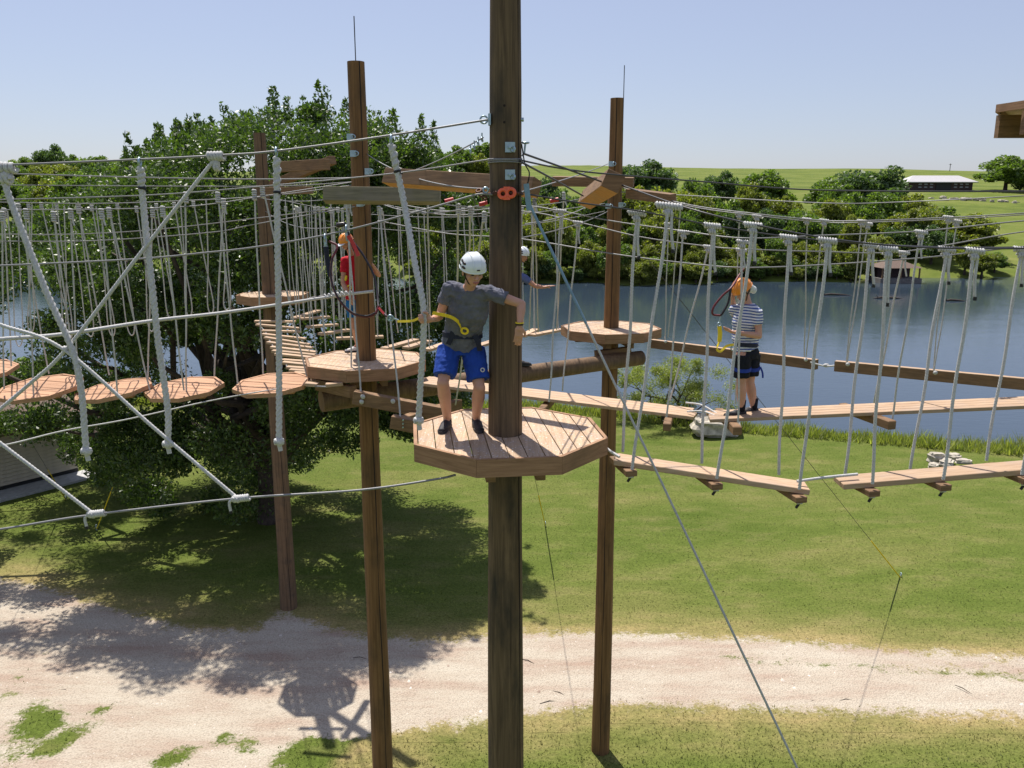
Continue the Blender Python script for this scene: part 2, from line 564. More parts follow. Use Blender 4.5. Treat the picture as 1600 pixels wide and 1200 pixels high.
# ------------------------------------------------------------------ terrain
def near_shore(x):
    return np.interp(x, [-90, -40, -20, -8, 2, 12, 24, 60, 120], [70, 52, 47, 46, 46, 41.5, 37.5, 34, 34])
def far_shore(x):
    return np.interp(x, [-150, -60, 0, 30, 90, 160], [190, 160, 131, 133, 146, 150]) + 2.5*np.sin(x*0.21)+1.5*np.sin(x*0.53+1)
def height(x, y):
    ns, fs = near_shore(x), far_shore(x)
    z = np.zeros_like(y)
    bank = np.clip((y-ns)/3.0, 0, 1)
    z = z - 2.6*bank*bank*(3-2*bank)
    s = y-fs
    hill = np.interp(s, [-5, 0, 4, 60, 150, 195, 300, 470, 560, 700, 1500, 3000], [0, 1.3, 2.4, 8.6, 17.8, 20.4, 27.0, 37.6, 38.2, 34, 10, 10])
    # pasture hill with a soft undulation
    hill = hill + np.where(s > 100, 0.9*np.sin(x*0.012+1.0)+0.5*np.sin(x*0.031), 0)*np.clip((s-100)/200, 0, 1)
    z = z + np.where(s > -5, hill, 0)
    far_side = np.clip((np.abs(x)-250)/600, 0, 1)
    z = z + 6*far_side*np.sin(x*0.006+y*0.004)*np.clip(s/100, 0, 1)
    roll = 0.05*np.sin(x*0.35)*np.sin(y*0.4+0.7)
    z = z + np.where(y < ns-2, roll, 0)
    return z
def hz(x, y):
    return float(height(np.array([float(x)]), np.array([float(y)]))[0])

road_px = [(-330, 850), (-60, 893), (60, 915), (170, 950), (300, 985), (400, 985), (440, 955), (520, 985), (600, 997), (690, 1000), (820, 990),
           (1000, 993), (1200, 1001), (1400, 1015), (1620, 1026), (2300, 1060), (2300, 1130), (1620, 1117), (1450, 1116), (1250, 1112), (1050, 1106),
           (940, 1103), (840, 1115), (740, 1125), (660, 1143), (600, 1175), (560, 1240), (480, 1400), (-500, 1500)]
road = np.array([[G(u, v).x, G(u, v).y] for u, v in road_px])
def poly_sd(px, py, poly):
    d = np.full(px.shape, 1e9); ins = np.zeros(px.shape, bool)
    n = len(poly)
    for i in range(n):
        a, b = poly[i], poly[(i+1) % n]
        e = b-a
        t = np.clip(((px-a[0])*e[0]+(py-a[1])*e[1])/(e@e), 0, 1)
        d = np.minimum(d, np.hypot(px-a[0]-t*e[0], py-a[1]-t*e[1]))
        cond = ((a[1] > py) != (b[1] > py))
        with np.errstate(divide='ignore', invalid='ignore'):
            xi = (b[0]-a[0])*(py-a[1])/(b[1]-a[1])+a[0]
        ins ^= cond & (px < xi)
    return np.where(ins, d, -d)
patches = [(5, 1090, .5), (55, 1112, .7), (15, 1180, .9), (70, 1130, .4), (135, 1137, .55), (165, 1105, .3), (85, 1170, .35), (290, 1178, .6), (385, 1163, .45),
           (215, 1050, .25), (325, 1035, .25), (255, 1190, .3), (450, 1190, .8), (490, 1165, .5), (530, 1185, .7), (30, 1060, .3), (600, 1180, .8), (75, 1025, .3), (350, 1150, .3)]
strip = np.array([[G(u, v).x, G(u, v).y] for u, v in [(1130, 1032), (1250, 1040), (1350, 1046), (1500, 1052), (1650, 1060), (2200, 1090)]])
def road_attr(x, y):
    s = poly_sd(x, y, road)
    r = np.clip(0.5 + s*0.75, 0, 1.35)
    for u, v, rad in patches:
        g = G(u, v)
        r = r - 0.85*np.exp(-(((x-g.x)/rad)**2 + ((y-g.y)/(rad*1.1))**2))
    for i in range(len(strip)-1):
        a, b = strip[i], strip[i+1]; e = b-a
        t = np.clip(((x-a[0])*e[0]+(y-a[1])*e[1])/(e@e), 0, 1)
        d = np.hypot(x-a[0]-t*e[0], y-a[1]-t*e[1])
        r = r - (0.5/(len(strip)-1)*3.2 if False else 0.0)
        if i == 0: dm = d
        else: dm = np.minimum(dm, d)
    r = r - 0.75*np.exp(-(dm/0.36)**2)
    dry = np.exp(-(np.clip(-s, 0, None)/1.1)**2)*(s < 0.8)
    return np.clip(r, 0, 1.35), np.clip(dry, 0, 1)

xs = np.unique(np.concatenate([-np.geomspace(30, 3000, 40)[::-1], np.arange(-30, 34, 0.3), np.geomspace(34, 3000, 40)]))
ys = np.unique(np.concatenate([[-300, -150, -80, -40, -20, -8, 0, 4, 7], np.arange(9, 52, 0.3), np.arange(52, 330, 2.0), np.arange(330, 900, 8.0), np.geomspace(900, 4000, 14)]))
XX, YY = np.meshgrid(xs, ys)
ZZ = height(XX, YY)
nx, ny = len(xs), len(ys)
verts = np.stack([XX.ravel(), YY.ravel(), ZZ.ravel()], 1)
ii = (np.arange(ny-1)[:, None]*nx + np.arange(nx-1)[None, :]).ravel()
faces = np.stack([ii, ii+1, ii+nx+1, ii+nx], 1)
ra, dry = road_attr(verts[:, 0], verts[:, 1])
me = np_mesh('ground', verts, faces, True)
me.attributes.new('road', 'FLOAT', 'POINT').data.foreach_set('value', ra.astype(np.float32))
me.attributes.new('dry', 'FLOAT', 'POINT').data.foreach_set('value', dry.astype(np.float32))
gobj = link_mesh('ground', me, (0, 0, 0), M['ground'])
tag(gobj, 'wide mown lawn running down to the lake with pasture hill beyond', 'ground', kind='structure')
# gravel road: a sheet 4 mm above the ground with the same ragged edge
sel = (ra.reshape(ny, nx) > 0.12)
cell = (sel[:-1, :-1] | sel[1:, :-1] | sel[:-1, 1:] | sel[1:, 1:]) & (np.abs(XX[:-1, :-1]) < 60) & (YY[:-1, :-1] < 40)
fsel = faces[cell.ravel()]
uniq, inv = np.unique(fsel, return_inverse=True)
rv = verts[uniq].copy(); rv[:, 2] += 0.004
me = np_mesh('gravel_road', rv, inv.reshape(-1, 4), True)
me.attributes.new('road', 'FLOAT', 'POINT').data.foreach_set('value', ra[uniq].astype(np.float32))
me.attributes.new('dry', 'FLOAT', 'POINT').data.foreach_set('value', dry[uniq].astype(np.float32))
tag(link_mesh('gravel_road', me, (0, 0, 0), M['ground']), 'pale pinkish gravel track crossing under the ropes course', 'road', kind='structure')
# lake
mb = MB()
mb.add([(-420, 25, -1.3), (420, 25, -1.3), (420, 260, -1.3), (-420, 260, -1.3)], [(0, 1, 2, 3)])
tag(mb.build('lake_water', M['water']), 'calm blue grey lake reflecting the far bank', 'lake', kind='structure')

# grass blades ------------------------------------------------------------
def blades(name, x, y, h, w, mat, lean=0.5, label='', cat='grass', nseg=1):
    n = len(x)
    a = RNG.uniform(0, 2*np.pi, n)
    z = height(x, y)
    lx, ly = RNG.normal(0, lean, n)*h, RNG.normal(0, lean, n)*h
    ca, sa = np.cos(a)*w/2, np.sin(a)*w/2
    v = np.empty((n, 3, 3))
    v[:, 0] = np.stack([x-ca, y-sa, z], 1)
    v[:, 1] = np.stack([x+ca, y+sa, z], 1)
    v[:, 2] = np.stack([x+lx, y+ly, z+h], 1)
    me = np_mesh(name, v.reshape(-1, 3), np.arange(n*3).reshape(-1, 3))
    r_, d_ = road_attr(x, y)
    me.attributes.new('dry', 'FLOAT', 'POINT').data.foreach_set('value', np.repeat(d_, 3).astype(np.float32))
    return tag(link_mesh(name, me, (0, 0, 0), mat), label, cat, kind='stuff')
def scatter(n, x0, x1, y0, y1, p=1.0):
    """random points, denser near the camera when p > 1"""
    t = RNG.random(n)**p
    y = y0+(y1-y0)*t
    k = 0.72
    x = (RNG.random(n)*2-1)*(y*k+2)
    m = (x > x0) & (x < x1)
    return x[m], y[m]
x, y = scatter(100000, -30, 30, 12.5, 45, 1.9)
r_, _ = road_attr(x, y)
nn = 0.25*np.sin(x*2.1+np.sin(y*1.7))*np.sin(y*2.6+np.sin(x*1.3))
keep = (r_ + nn*0.3 + RNG.normal(0, 0.18, len(x)) < 0.40) & (y < near_shore(x)-0.5)
x, y = x[keep], y[keep]
hgt = RNG.uniform(0.018, 0.05, len(x))*np.where(y < 19, 1.25, 1.0)
blades('lawn_grass', x, y, hgt, RNG.uniform(0.012, 0.03, len(x)), M['blade'], 0.6, 'short mown grass blades covering the lawn beside the gravel track')
# loose stones and twigs on the gravel
n = 5200
x, y = scatter(n, -30, 30, 13, 23, 1.3)
r_, _ = road_attr(x, y)
k_ = (r_ > 0.5); x, y = x[k_], y[k_]; n = len(x)
sz = RNG.uniform(0.008, 0.022, n)*(1+1.6*(RNG.random(n) > 0.97))
base_ = np.array([(1, 0, 0), (0, 1, 0), (-1, 0, 0), (0, -1, 0), (0, 0, 1)], float)
ang = RNG.uniform(0, 6.28, n)
vv_ = np.empty((n, 5, 3))
for j in range(5):
    bx_, by_, bz_ = base_[j]
    w_ = sz*RNG.uniform(0.7, 1.3, n)
    vv_[:, j, 0] = x + (bx_*np.cos(ang)-by_*np.sin(ang))*w_
    vv_[:, j, 1] = y + (bx_*np.sin(ang)+by_*np.cos(ang))*w_
    vv_[:, j, 2] = height(x, y) + 0.003 + bz_*w_*0.8
tri = np.array([(0, 1, 4), (1, 2, 4), (2, 3, 4), (3, 0, 4)])
ff = (np.arange(n)[:, None, None]*5 + tri[None]).reshape(-1, 3)
stone_m, t, b = new_mat('loose_stone')
g_ = t.nodes.new('ShaderNodeNewGeometry')
t.links.new(ramp(t, g_.outputs['Random Per Island'], [(0, (0.30, 0.22, 0.17)), (0.5, (0.50, 0.42, 0.35)), (1, (0.66, 0.62, 0.56))]), b.inputs['Base Color'])
b.inputs['Roughness'].default_value = 0.9
tag(link_mesh('loose_stones', np_mesh('loose_stones', vv_.reshape(-1, 3), ff), (0, 0, 0), stone_m), 'small loose stones strewn over the gravel track', 'stones', kind='stuff')
for k, (uu, vv, a_, L_) in enumerate([(1065, 1008, 0.1, .55), (875, 1085, -0.6, .4), (858, 1098, 0.3, .45), (1322, 1095, 0.2, .35), (1505, 1078, -1.0, .4), (825, 1034, -0.5, .35), (562, 1029, 0.0, .35), (100, 1080, -0.1, .4), (1270, 1098, 0.4, .5)]):
    c = G(uu, vv)
    d_ = Vector((math.cos(a_), math.sin(a_), 0))*L_/2
    mb = MB(); mb.tube([c-d_+Vector((0, 0, .02)), c+Vector((0, .03, .03)), c+d_*0.5+Vector((0, 0, .02)), c+d_+Vector((0, -.03, .015))], [.008, .011, .008, .004], 5)
    tag(mb.build('twig', M['bark']), ['thin twig lying on the track right of the reddish pole', 'forked twig on the track beside the thick pole', 'short twig below another beside the thick pole', 'twig at the lower track edge right of the guy cable', 'small leaning twig at the far right of the track', 'twig touching the right side of the thick pole foot', 'dark twig in the tree shade on the gravel', 'lone twig on the sunlit gravel at far left', 'reddish twig at the grass edge near the guy cable'][k], 'twig')
# rough grass along the near shore
n = 26000
x = RNG.uniform(-30, 40, n)
clump = 0.5+0.5*np.sin(x*1.7+np.sin(x*0.6)*2)*np.sin(x*0.9+2)
y = near_shore(x) + RNG.uniform(-1.3, 1.3, n)
hgt = RNG.uniform(0.22, 0.62, n)*(0.55+0.9*clump)
mb_ = leafmat('shore_weed_leaf', (0.14, 0.18, 0.04), (0.30, 0.31, 0.10), 0.4, 0.6)
tag(blades('shore_grass', x, y, hgt, RNG.uniform(0.03, 0.09, n), mb_, 0.35, 'tall yellow green weeds fringing the near lake shore', 'shore weeds'))

# ------------------------------------------------------------------ vegetation
def leaf_cloud(c, rad, n, size, aspect=2.4, updir=0.3, shell=0.5, rng=RNG):
    """n diamond leaves around centres c (k,3) with radii rad (k,3)"""
    k = len(c)
    idx = rng.integers(0, k, n)
    d = rng.normal(size=(n, 3)); d /= np.linalg.norm(d, axis=1, keepdims=True)
    rr = rng.random(n)**shell
    p = c[idx] + d*rad[idx]*rr[:, None]
    ax = rng.normal(size=(n, 3)) + d*0.6 + np.array([0, 0, updir])
    ax /= np.linalg.norm(ax, axis=1, keepdims=True)
    nr = rng.normal(size=(n, 3)) + np.array([0, 0, 0.7])
    sdv = np.cross(ax, nr); sdv /= np.linalg.norm(sdv, axis=1, keepdims=True)
    s = size*rng.uniform(0.6, 1.4, n)[:, None]
    v = np.empty((n, 4, 3))
    v[:, 0] = p - ax*s*0.5
    v[:, 1] = p + sdv*s*0.5/aspect
    v[:, 2] = p + ax*s*0.5
    v[:, 3] = p - sdv*s*0.5/aspect
    return v.reshape(-1, 3)
def leaf_mesh(name, v):
    return np_mesh(name, v, np.arange(len(v)).reshape(-1, 4))

def limbs(mb, base, targets, r0, trunk_h, wob=0.25, sides=8):
    """trunk and forked limbs reaching for the targets"""
    base = Vector(base)
    top = base + Vector((0, 0, trunk_h))
    mb.tube([base-Vector((0, 0, 0.3)), base + Vector((0.03*r0, 0, trunk_h*0.4)), top], [r0*1.35, r0, r0*0.85], sides)
    for tg in targets:
        tg = Vector(tg)
        st = base + Vector((0, 0, trunk_h*random.uniform(0.75, 1.0)))
        L = (tg-st).length
        pts = []
        for i in range(6):
            f = i/5
            p = st.lerp(tg, f) + Vector((random.uniform(-1, 1), random.uniform(-1, 1), random.uniform(-1, 1)))*wob*L*0.15*math.sin(math.pi*f)
            p.z += L*0.06*math.sin(math.pi*f)
            pts.append(p)
        mb.tube(pts, r0*0.5, 6, r2=r0*0.06)
    return mb

# the big tree
def inpoly(u, v, poly):
    c = False
    for i in range(len(poly)):
        a, b = poly[i], poly[i-1]
        if (a[1] > v) != (b[1] > v) and u < (b[0]-a[0])*(v-a[1])/(b[1]-a[1])+a[0]: c = not c
    return c
sil = [(-160, 420), (-60, 345), (60, 330), (130, 290), (190, 245), (235, 215), (280, 205), (330, 180), (400, 165), (470, 155), (545, 165), (630, 185), (690, 215),
       (720, 262), (745, 330), (745, 470), (735, 560), (712, 640), (680, 700), (640, 705), (600, 690), (555, 712), (505, 715), (470, 745), (455, 830), (400, 850),
       (345, 815), (300, 790), (235, 800), (170, 760), (120, 730), (60, 690), (-40, 700), (-160, 640)]
holes = [(25, 545, 38), (108, 632, 20), (232, 626, 12), (8, 620, 16), (395, 605, 26), (372, 570, 16), (295, 572, 22), (62, 455, 14), (12, 500, 26), (305, 560, 20), (560, 660, 8), (300, 745, 14)]
TY = 29.2
cl, cr = [], []
tries = 0
while len(cl) < 470 and tries < 60000:
    tries += 1
    u, v = random.uniform(-160, 750), random.uniform(150, 850)
    rad = random.uniform(0.5, 1.2)
    pr = rad*FPX/30*0.62
    ok = all(inpoly(u+pr*math.cos(a), v+pr*math.sin(a), sil) for a in (0.3, 1.4, 2.5, 3.5, 4.6, 5.6))
    if not ok: continue
    if any(math.hypot(u-a, v-b) < c+pr*0.75 for a, b, c in holes) and random.random() < 0.93: continue
    e = min(1.0, math.hypot((u-300)/440, (v-480)/380))
    th = 6.2*math.sqrt(max(0.03, 1-e*e))
    w = random.uniform(-1, 1)
    w = math.copysign(abs(w)**0.55, w)
    p = P(u, v, TY + th*w)
    if p.z < 0.9: p.z = 0.9
    cl.append(p); cr.append((rad, rad, rad*random.uniform(0.6, 0.85)))
for u, v in [(560, 690), (590, 650), (620, 655), (650, 668), (640, 625), (520, 690), (535, 650), (690, 600), (715, 570), (722, 618), (600, 610), (575, 620), (160, 740), (120, 702), (215, 770), (255, 790), (330, 785), (665, 640), (480, 700), (470, 650), (550, 600)]:
    rd_ = random.uniform(0.5, 0.85)
    cl.append(P(u, v, TY+random.uniform(-3.0, 1.0))); cr.append((rd_, rd_, rd_*0.8))
c_ = np.array([list(p) for p in cl]); r_ = np.array(cr)
lv = leaf_cloud(c_, r_, 380000, 0.15, 2.5, 0.25, 0.5)
# upright leafy shoots on top of the crown
sh = []
for k in range(60):
    i = random.randrange(len(sil)-20)
    u0, v0 = sil[4+(i % 10)]; u1, v1 = sil[5+(i % 10)]
    f = random.random()
    u, v = u0+(u1-u0)*f, v0+(v1-v0)*f + random.uniform(0, 45)
    b0 = P(u, v+14, TY+random.uniform(-2.5, 2.5))
    hh = random.uniform(0.4, 1.05)
    nn = int(110*hh)
    tt = RNG.random(nn)
    ang = RNG.uniform(0, 2*np.pi, nn)
    ctr = np.array(list(b0)) + np.stack([np.cos(ang)*0.17*(1.2-tt), np.sin(ang)*0.17*(1.2-tt), tt*hh], 1)
    sh.append(leaf_cloud(ctr, np.full((nn, 3), 0.07), nn, 0.16, 2.6, 0.9))
lv = np.concatenate([lv]+sh)
tb = G(405, 838)
tree = empty('broadleaf_tree', (tb.x, TY-0.5, 0), 'large dark broadleaf tree with glossy leaves and upright shoots behind the ropes course', 'tree')
me = leaf_mesh('crown', lv - np.array(list(WP[tree.name])))
o = link_mesh('crown', me, WP[tree.name], M['leaf_oak'], tree)
mb = limbs(MB(), WP[tree.name], [cl[i] for i in range(0, 300, 7)], 0.42, 2.4, 0.9)
mb.build('trunk', M['bark'], tree)

# tree templates for the far bank ----------------------------------------
def crown_template(seed, nclump, nleaf, size, squash=0.85, spread=1.0):
    rg = np.random.default_rng(seed)
    c = rg.normal(size=(nclump, 3)); c /= np.linalg.norm(c, axis=1, keepdims=True)
    c *= (rg.random(nclump)**0.45)[:, None]*np.array([0.72*spread, 0.72*spread, 0.62*squash])
    c[:, 2] += 0.02
    rad = rg.uniform(0.16, 0.34, (nclump, 1))*np.array([[1, 1, 0.75]])
    return leaf_mesh('crown', leaf_cloud(c, rad, nleaf, size, 1.7, 0.2, 0.4, rg))
TEMPL = {}
for kname, mk in (('green', 'leaf_green'), ('olive', 'leaf_olive'), ('blue', 'leaf_blue')):
    TEMPL[kname] = []
    for s_ in range(3):
        me = crown_template(100+s_*7+len(kname), 46, 12000, 0.088, 0.85 + 0.15*s_)
        me.materials.append(M[mk])
        TEMPL[kname].append(me)
TRUNKM = []
for s_ in range(3):
    mb = MB()
    tg = [(random.uniform(-.6, .6), random.uniform(-.6, .6), random.uniform(-.3, .6)) for _ in range(6)]
    limbs(mb, (0, 0, -1.0), tg, 0.06, 0.55, 0.8, 6)
    me = mb.data('trunk'); me.materials.append(M['bark']); TRUNKM.append(me)
COLS = [(330, 'at the left edge'), (700, 'behind the big tree'), (800, 'left of the thick pole'), (880, 'right of the thick pole'), (960, 'left of the reddish pole'), (1040, 'right of the reddish pole'),
        (1110, 'left of the striped person'), (1180, 'above the striped person'), (1260, 'right of the striped person'), (1340, 'left of the boathouse'), (1410, 'above the boathouse'), (1480, 'right of the boathouse'), (9999, 'near the right edge')]
SEEN = {}
VAR = ['', 'broad ', 'crowded ', 'narrow ', 'ragged ', 'rounded ', 'leaning ', 'dense ']
def tree_label(kind, h, ref, u, rowtxt):
    sz = 'tall' if h > ref*1.1 else ('small' if h < ref*0.9 else 'mid-sized')
    cw = {'green': 'green', 'olive': 'yellowish olive', 'blue': 'dark bluish'}[kind]
    ct = [t for lim, t in COLS if u < lim][0]
    k = (sz, cw, ct, rowtxt)
    SEEN[k] = SEEN.get(k, 0) + 1
    return f'{sz} {VAR[min(7, SEEN[k]-1)]}{cw} tree {rowtxt}, {ct}'
def far_tree(x, y, w, h, kind, label, group=None, name='tree'):
    """crown w wide, whole tree h tall"""
    z = hz(x, y)
    root = empty(name, (x, y, z), label, 'tree', group)
    k = random.randrange(3)
    ch = h*0.55
    for nm, me in (('crown', TEMPL[kind][k]), ('trunk', TRUNKM[k])):
        o = bpy.data.objects.new(nm, me)
        COL.objects.link(o)
        o.parent = root
        o.location = (0, 0, h*0.5)
        o.rotation_euler = (0, 0, random.uniform(0, 6.28) if nm == 'crown' else 0)
        o.scale = (w/2/0.95, w/2/0.95, ch/0.9) if nm == 'crown' else (w/2, w/2, h*0.5)
    return root
# shoreline wood across the lake: overlapping trees, one by one
kinds = ['green', 'olive', 'blue', 'olive', 'olive', 'green']
u = 690
i = 0
grp = 'trees crowding the far bank of the lake'
lab = {'green': 'mid green bushy tree crowding the far bank of the lake', 'olive': 'yellowish olive tree crowding the far bank of the lake', 'blue': 'dark bluish green tree crowding the far bank of the lake'}
def at_hill(u, dist_from_shore):
    # world point on the direction of picture column u
    k = (u-800)/FPX
    y = 120.0
    for _ in range(12):
        x = k*(y*0.977+2.4)
        y = float(far_shore(np.array([x]))[0]) + dist_from_shore
    return k*(y*0.977+2.4), y
for row, (d0, step, w0, h0) in enumerate([(3.0, 30, 6.5, 6.0), (9, 44, 8.5, 9), (20, 52, 10, 11), (38, 62, 11, 11.5)]):
    uu = 640 + row*13
    while uu < 1640:
        if row >= 1 and uu > 1490 and random.random() < 0.93: uu += step; continue
        if row == 0 and uu > 1350 and random.random() < 0.5: uu += step; continue
        if row == 3 and uu > 1450: uu += step; continue
        if uu > 1355 and uu < 1455 and row == 0: uu += step; continue
        x, y = at_hill(uu+random.uniform(-8, 8), d0+random.uniform(-2, 4)*(1+row*0.5))
        kd = random.choice(kinds)
        sc = random.uniform(0.8, 1.2)
        hs = 0.8 if uu > 1350 else 1.0
        if row == 0: sc *= 0.9
        hh = h0*sc*hs*random.uniform(0.9, 1.1)
        far_tree(x, y, w0*sc, hh, kd, tree_label(kd, hh, h0, uu, ['at the far water line', 'second row across the lake', 'third row across the lake', 'atop the far wood'][row]), grp)
        uu += step*random.uniform(0.8, 1.2)
for j, uu in enumerate(range(650, 1345, 15)):
    x, y = at_hill(uu+random.uniform(-6, 6), random.uniform(0.3, 3.0))
    kd = random.choice(kinds)
    hh = random.uniform(2.2, 4.2)
    far_tree(x, y, hh*1.5, hh, kd, tree_label(kd, hh, 3.2, uu, 'stooping over the far water').replace(' tree', ' bush', 1), 'bushes along the far water line', 'bush')
for j, (uu, YY_, hh) in enumerate([(-70, 47, 3.4), (-10, 46, 2.6), (40, 45.5, 3.0), (90, 46, 2.2), (690, 46.5, 2.0), (640, 47, 2.6)]):
    x = (uu-800)/FPX*YY_*1.02
    far_tree(x, YY_, hh*1.4, hh, ['green', 'olive'][j % 2], ['bush cut by the left edge on the near shore', 'leafy bush on the near shore behind the first disc', 'green bush on the near shore under the second disc', 'low bush on the near shore behind the heavy rope', 'low bush on the near shore beside the knees of the man in grey', 'bush on the near shore behind the child platform'][j], 'bushes on the near shore', 'bush')
# named single trees higher on the hill (picture column, row of the base, width and height in picture)
for (uu, vv, Y, w, h, kd, lb) in [
        (1010, 322, 235, 20, 14, 'blue', 'grey green tree standing alone on the pasture behind the reddish pole'),
        (1128, 318, 230, 12, 11, 'blue', 'dark round tree above the far wood, second from the hill road side'),
        (1195, 322, 215, 17, 13, 'green', 'wide green tree at the top edge of the far wood'),
        (1300, 316, 215, 17, 11, 'green', 'dark green tree on the pasture left of the long lodge'),
        (1360, 330, 205, 20, 15, 'blue', 'tall grey green tree just left of the long lodge'),
        (1568, 310, 300, 24, 13, 'green', 'spreading tree on the hilltop at the right of the long lodge'),
        (1612, 312, 300, 22, 12, 'blue', 'dark tree cut by the right edge of the picture on the hilltop'),
        (1520, 400, 160, 15, 9, 'olive', 'small open olive tree on the sunny slope under the lodge'),
        (1478, 392, 165, 13, 9, 'green', 'round green tree at the foot of the sunny slope')]:
    k = (uu-800)/FPX
    x = k*(Y*0.977)
    far_tree(x, Y, w, h, kd, lb)
# wood on the left
labL = {'green': 'green tree in the wood at the left beyond the lake', 'olive': 'yellowish tree in the wood at the left beyond the lake', 'blue': 'dark tree in the wood at the left beyond the lake'}
for row, (Y, step, w0, h0) in enumerate([(168, 55, 13, 10), (190, 48, 14, 12), (225, 45, 15, 13), (275, 40, 16, 14), (330, 36, 17, 14), (400, 30, 18, 14)]):
    uu = -120
    while uu < 760:
        if 330 < uu < 660 or (uu > 330 and row < 4): uu += step; continue
        k = (uu-800)/FPX
        kd = random.choice(['olive', 'green', 'green', 'blue'])
        s_ = random.uniform(0.8, 1.2)
        far_tree(k*Y*0.985, Y+random.uniform(-8, 8), w0*s_, h0*s_, kd, tree_label(kd, h0*s_, h0, uu, ['at the left shore', 'low in the left wood', 'halfway up the left wood', 'high in the left wood', 'upper left wood', 'on the left skyline'][row]), 'trees of the wood at the left')
        uu += step*random.uniform(0.8, 1.25)
far_tree((108-800)/FPX*400, 400, 18, 21, 'blue', 'lone dark tree rising above the skyline at far left')

# willow-like bush on the near shore
wb = Vector((8.5, 42.6, 0)); wb.z = hz(8.5, 42.6)
wil = empty('shore_willow', wb, 'airy yellow green willow with dark bare limbs on the near shore', 'tree')
rg = np.random.default_rng(5)
tg = []
for k in range(46):
    a = rg.uniform(0, 2*np.pi); rr = rg.uniform(0.8, 3.2)
    tg.append((wb.x+math.cos(a)*rr*1.0, wb.y+math.sin(a)*rr*0.7, wb.z+rg.uniform(0.9, 4.4)*(1-0.12*rr)))
c_ = np.array(tg); rd = np.stack([rg.uniform(0.35, 0.85, 46)]*3, 1)*np.array([1, 1, 0.7])
lv = leaf_cloud(c_, rd, 34000, 0.10, 3.2, -0.2, 0.6, rg)
link_mesh('crown', leaf_mesh('crown', lv-np.array(list(wb))), wb, M['leaf_willow'], wil)
mb = MB()
for q in tg[:20]:
    q = Vector(q)
    st = wb + Vector((random.uniform(-.5, .8), random.uniform(-.3, .3), -0.2))
    pts = [st.lerp(q, f/5) + Vector((random.uniform(-.2, .2), random.uniform(-.2, .2), random.uniform(-.15, .25)))*math.sin(math.pi*f/5)*1.6 for f in range(6)]
    mb.tube(pts, 0.075, 6, r2=0.012)
mb.build('trunk', M['bark'], wil)

# ------------------------------------------------------------------ rocks
def rock(name, c, sx, sy, sz, label, group=None, seed=0, rot=0):
    rg = np.random.default_rng(seed)
    mb = MB(); mb.ell((0, 0, 0), 1, 1, 1, nu=22, nv=14)
    v = np.array(mb.v)
    ph = rg.uniform(0, 6, 6)
    n = np.sign(v)*np.abs(v)**0.6
    n *= (1 + 0.10*np.sin(v[:, 0:1]*5+ph[0])*np.cos(v[:, 1:2]*4+ph[1]) + 0.09*np.sin(v[:, 2:3]*9+ph[2]+v[:, 0:1]*3) + 0.05*np.sin(v[:, 1:2]*13+ph[3]))
    n = n*np.array([sx, sy, sz])/1.05
    ca, sa = math.cos(rot), math.sin(rot)
    n = np.stack([n[:, 0]*ca-n[:, 1]*sa, n[:, 0]*sa+n[:, 1]*ca, n[:, 2]], 1)
    mb.v = [tuple(p+np.array(list(c))) for p in n]
    mb.sm = [False]*len(mb.f)
    return tag(mb.build(name, M['stone']), label, 'rock', group)
c = G(1122, 684); rock('boulder', (c.x, c.y+0.55, 0.45), 1.28, 0.8, 0.55, 'large flat topped pale boulder on the lawn near the shore', seed=3, rot=0.1)
for k, (uu, vv, a, b_, h_) in enumerate([(1462, 722, .38, .25, .28), (1478, 727, .45, .3, .18), (1490, 719, .3, .25, .2), (1505, 724, .35, .2, .13), (1458, 731, .25, .2, .14)]):
    c = G(uu, vv)
    rock('stone', (c.x, c.y, h_*0.6), a, b_, h_, ['blocky pale stone at the left end of the fire ring on the lawn', 'flat stone at the front of the fire ring on the lawn', 'rounded stone at the back of the fire ring on the lawn',
         'low stone at the right end of the fire ring on the lawn', 'smallest stone in front of the fire ring on the lawn'][k], 'stones of the fire ring', seed=20+k, rot=k)
for k in range(14):
    uu = 1452 + k*10 + random.uniform(-4, 4)
    Y = 268 - k*0.6
    x = (uu-800)/FPX*Y*0.985
    Y += random.uniform(-3, 3)
    rock('ledge_stone', (x, Y, hz(x, Y)+0.15), random.uniform(0.4, 1.5), 0.8, random.uniform(0.3, 0.75), 'pale limestone block, ' + ['first', 'second', 'third', 'fourth', 'fifth', 'sixth', 'seventh', 'eighth', 'ninth', 'tenth', 'eleventh', 'twelfth', 'thirteenth', 'fourteenth'][k] + ' from left in the hillside ledge below the lodge', 'ledge stones below the lodge', seed=40+k, rot=k)
for k, (uu, vv, L) in enumerate([(1306, 461, 4.5), (1388, 466, 4.0), (1492, 470, 3.0)]):
    a = G(uu, vv, -1.25)
    mb = MB(); mb.tube([a+Vector((-L/2, 0, -0.05)), a+Vector((-L/6, .2, .12)), a+Vector((L/4, 0, .03)), a+Vector((L/2, -.2, -.1))], [.09, .14, .12, .05], 7)
    mb.tube([a+Vector((-L/3, 0, 0)), a+Vector((-L/3-.2, .1, .35))], 0.05, 5)
    tag(mb.build('driftwood', M['bark']), ['pale crooked driftwood log floating left of the others on the lake', 'middle driftwood log low in the lake water', 'short dark driftwood log at the right on the lake'][k], 'log')

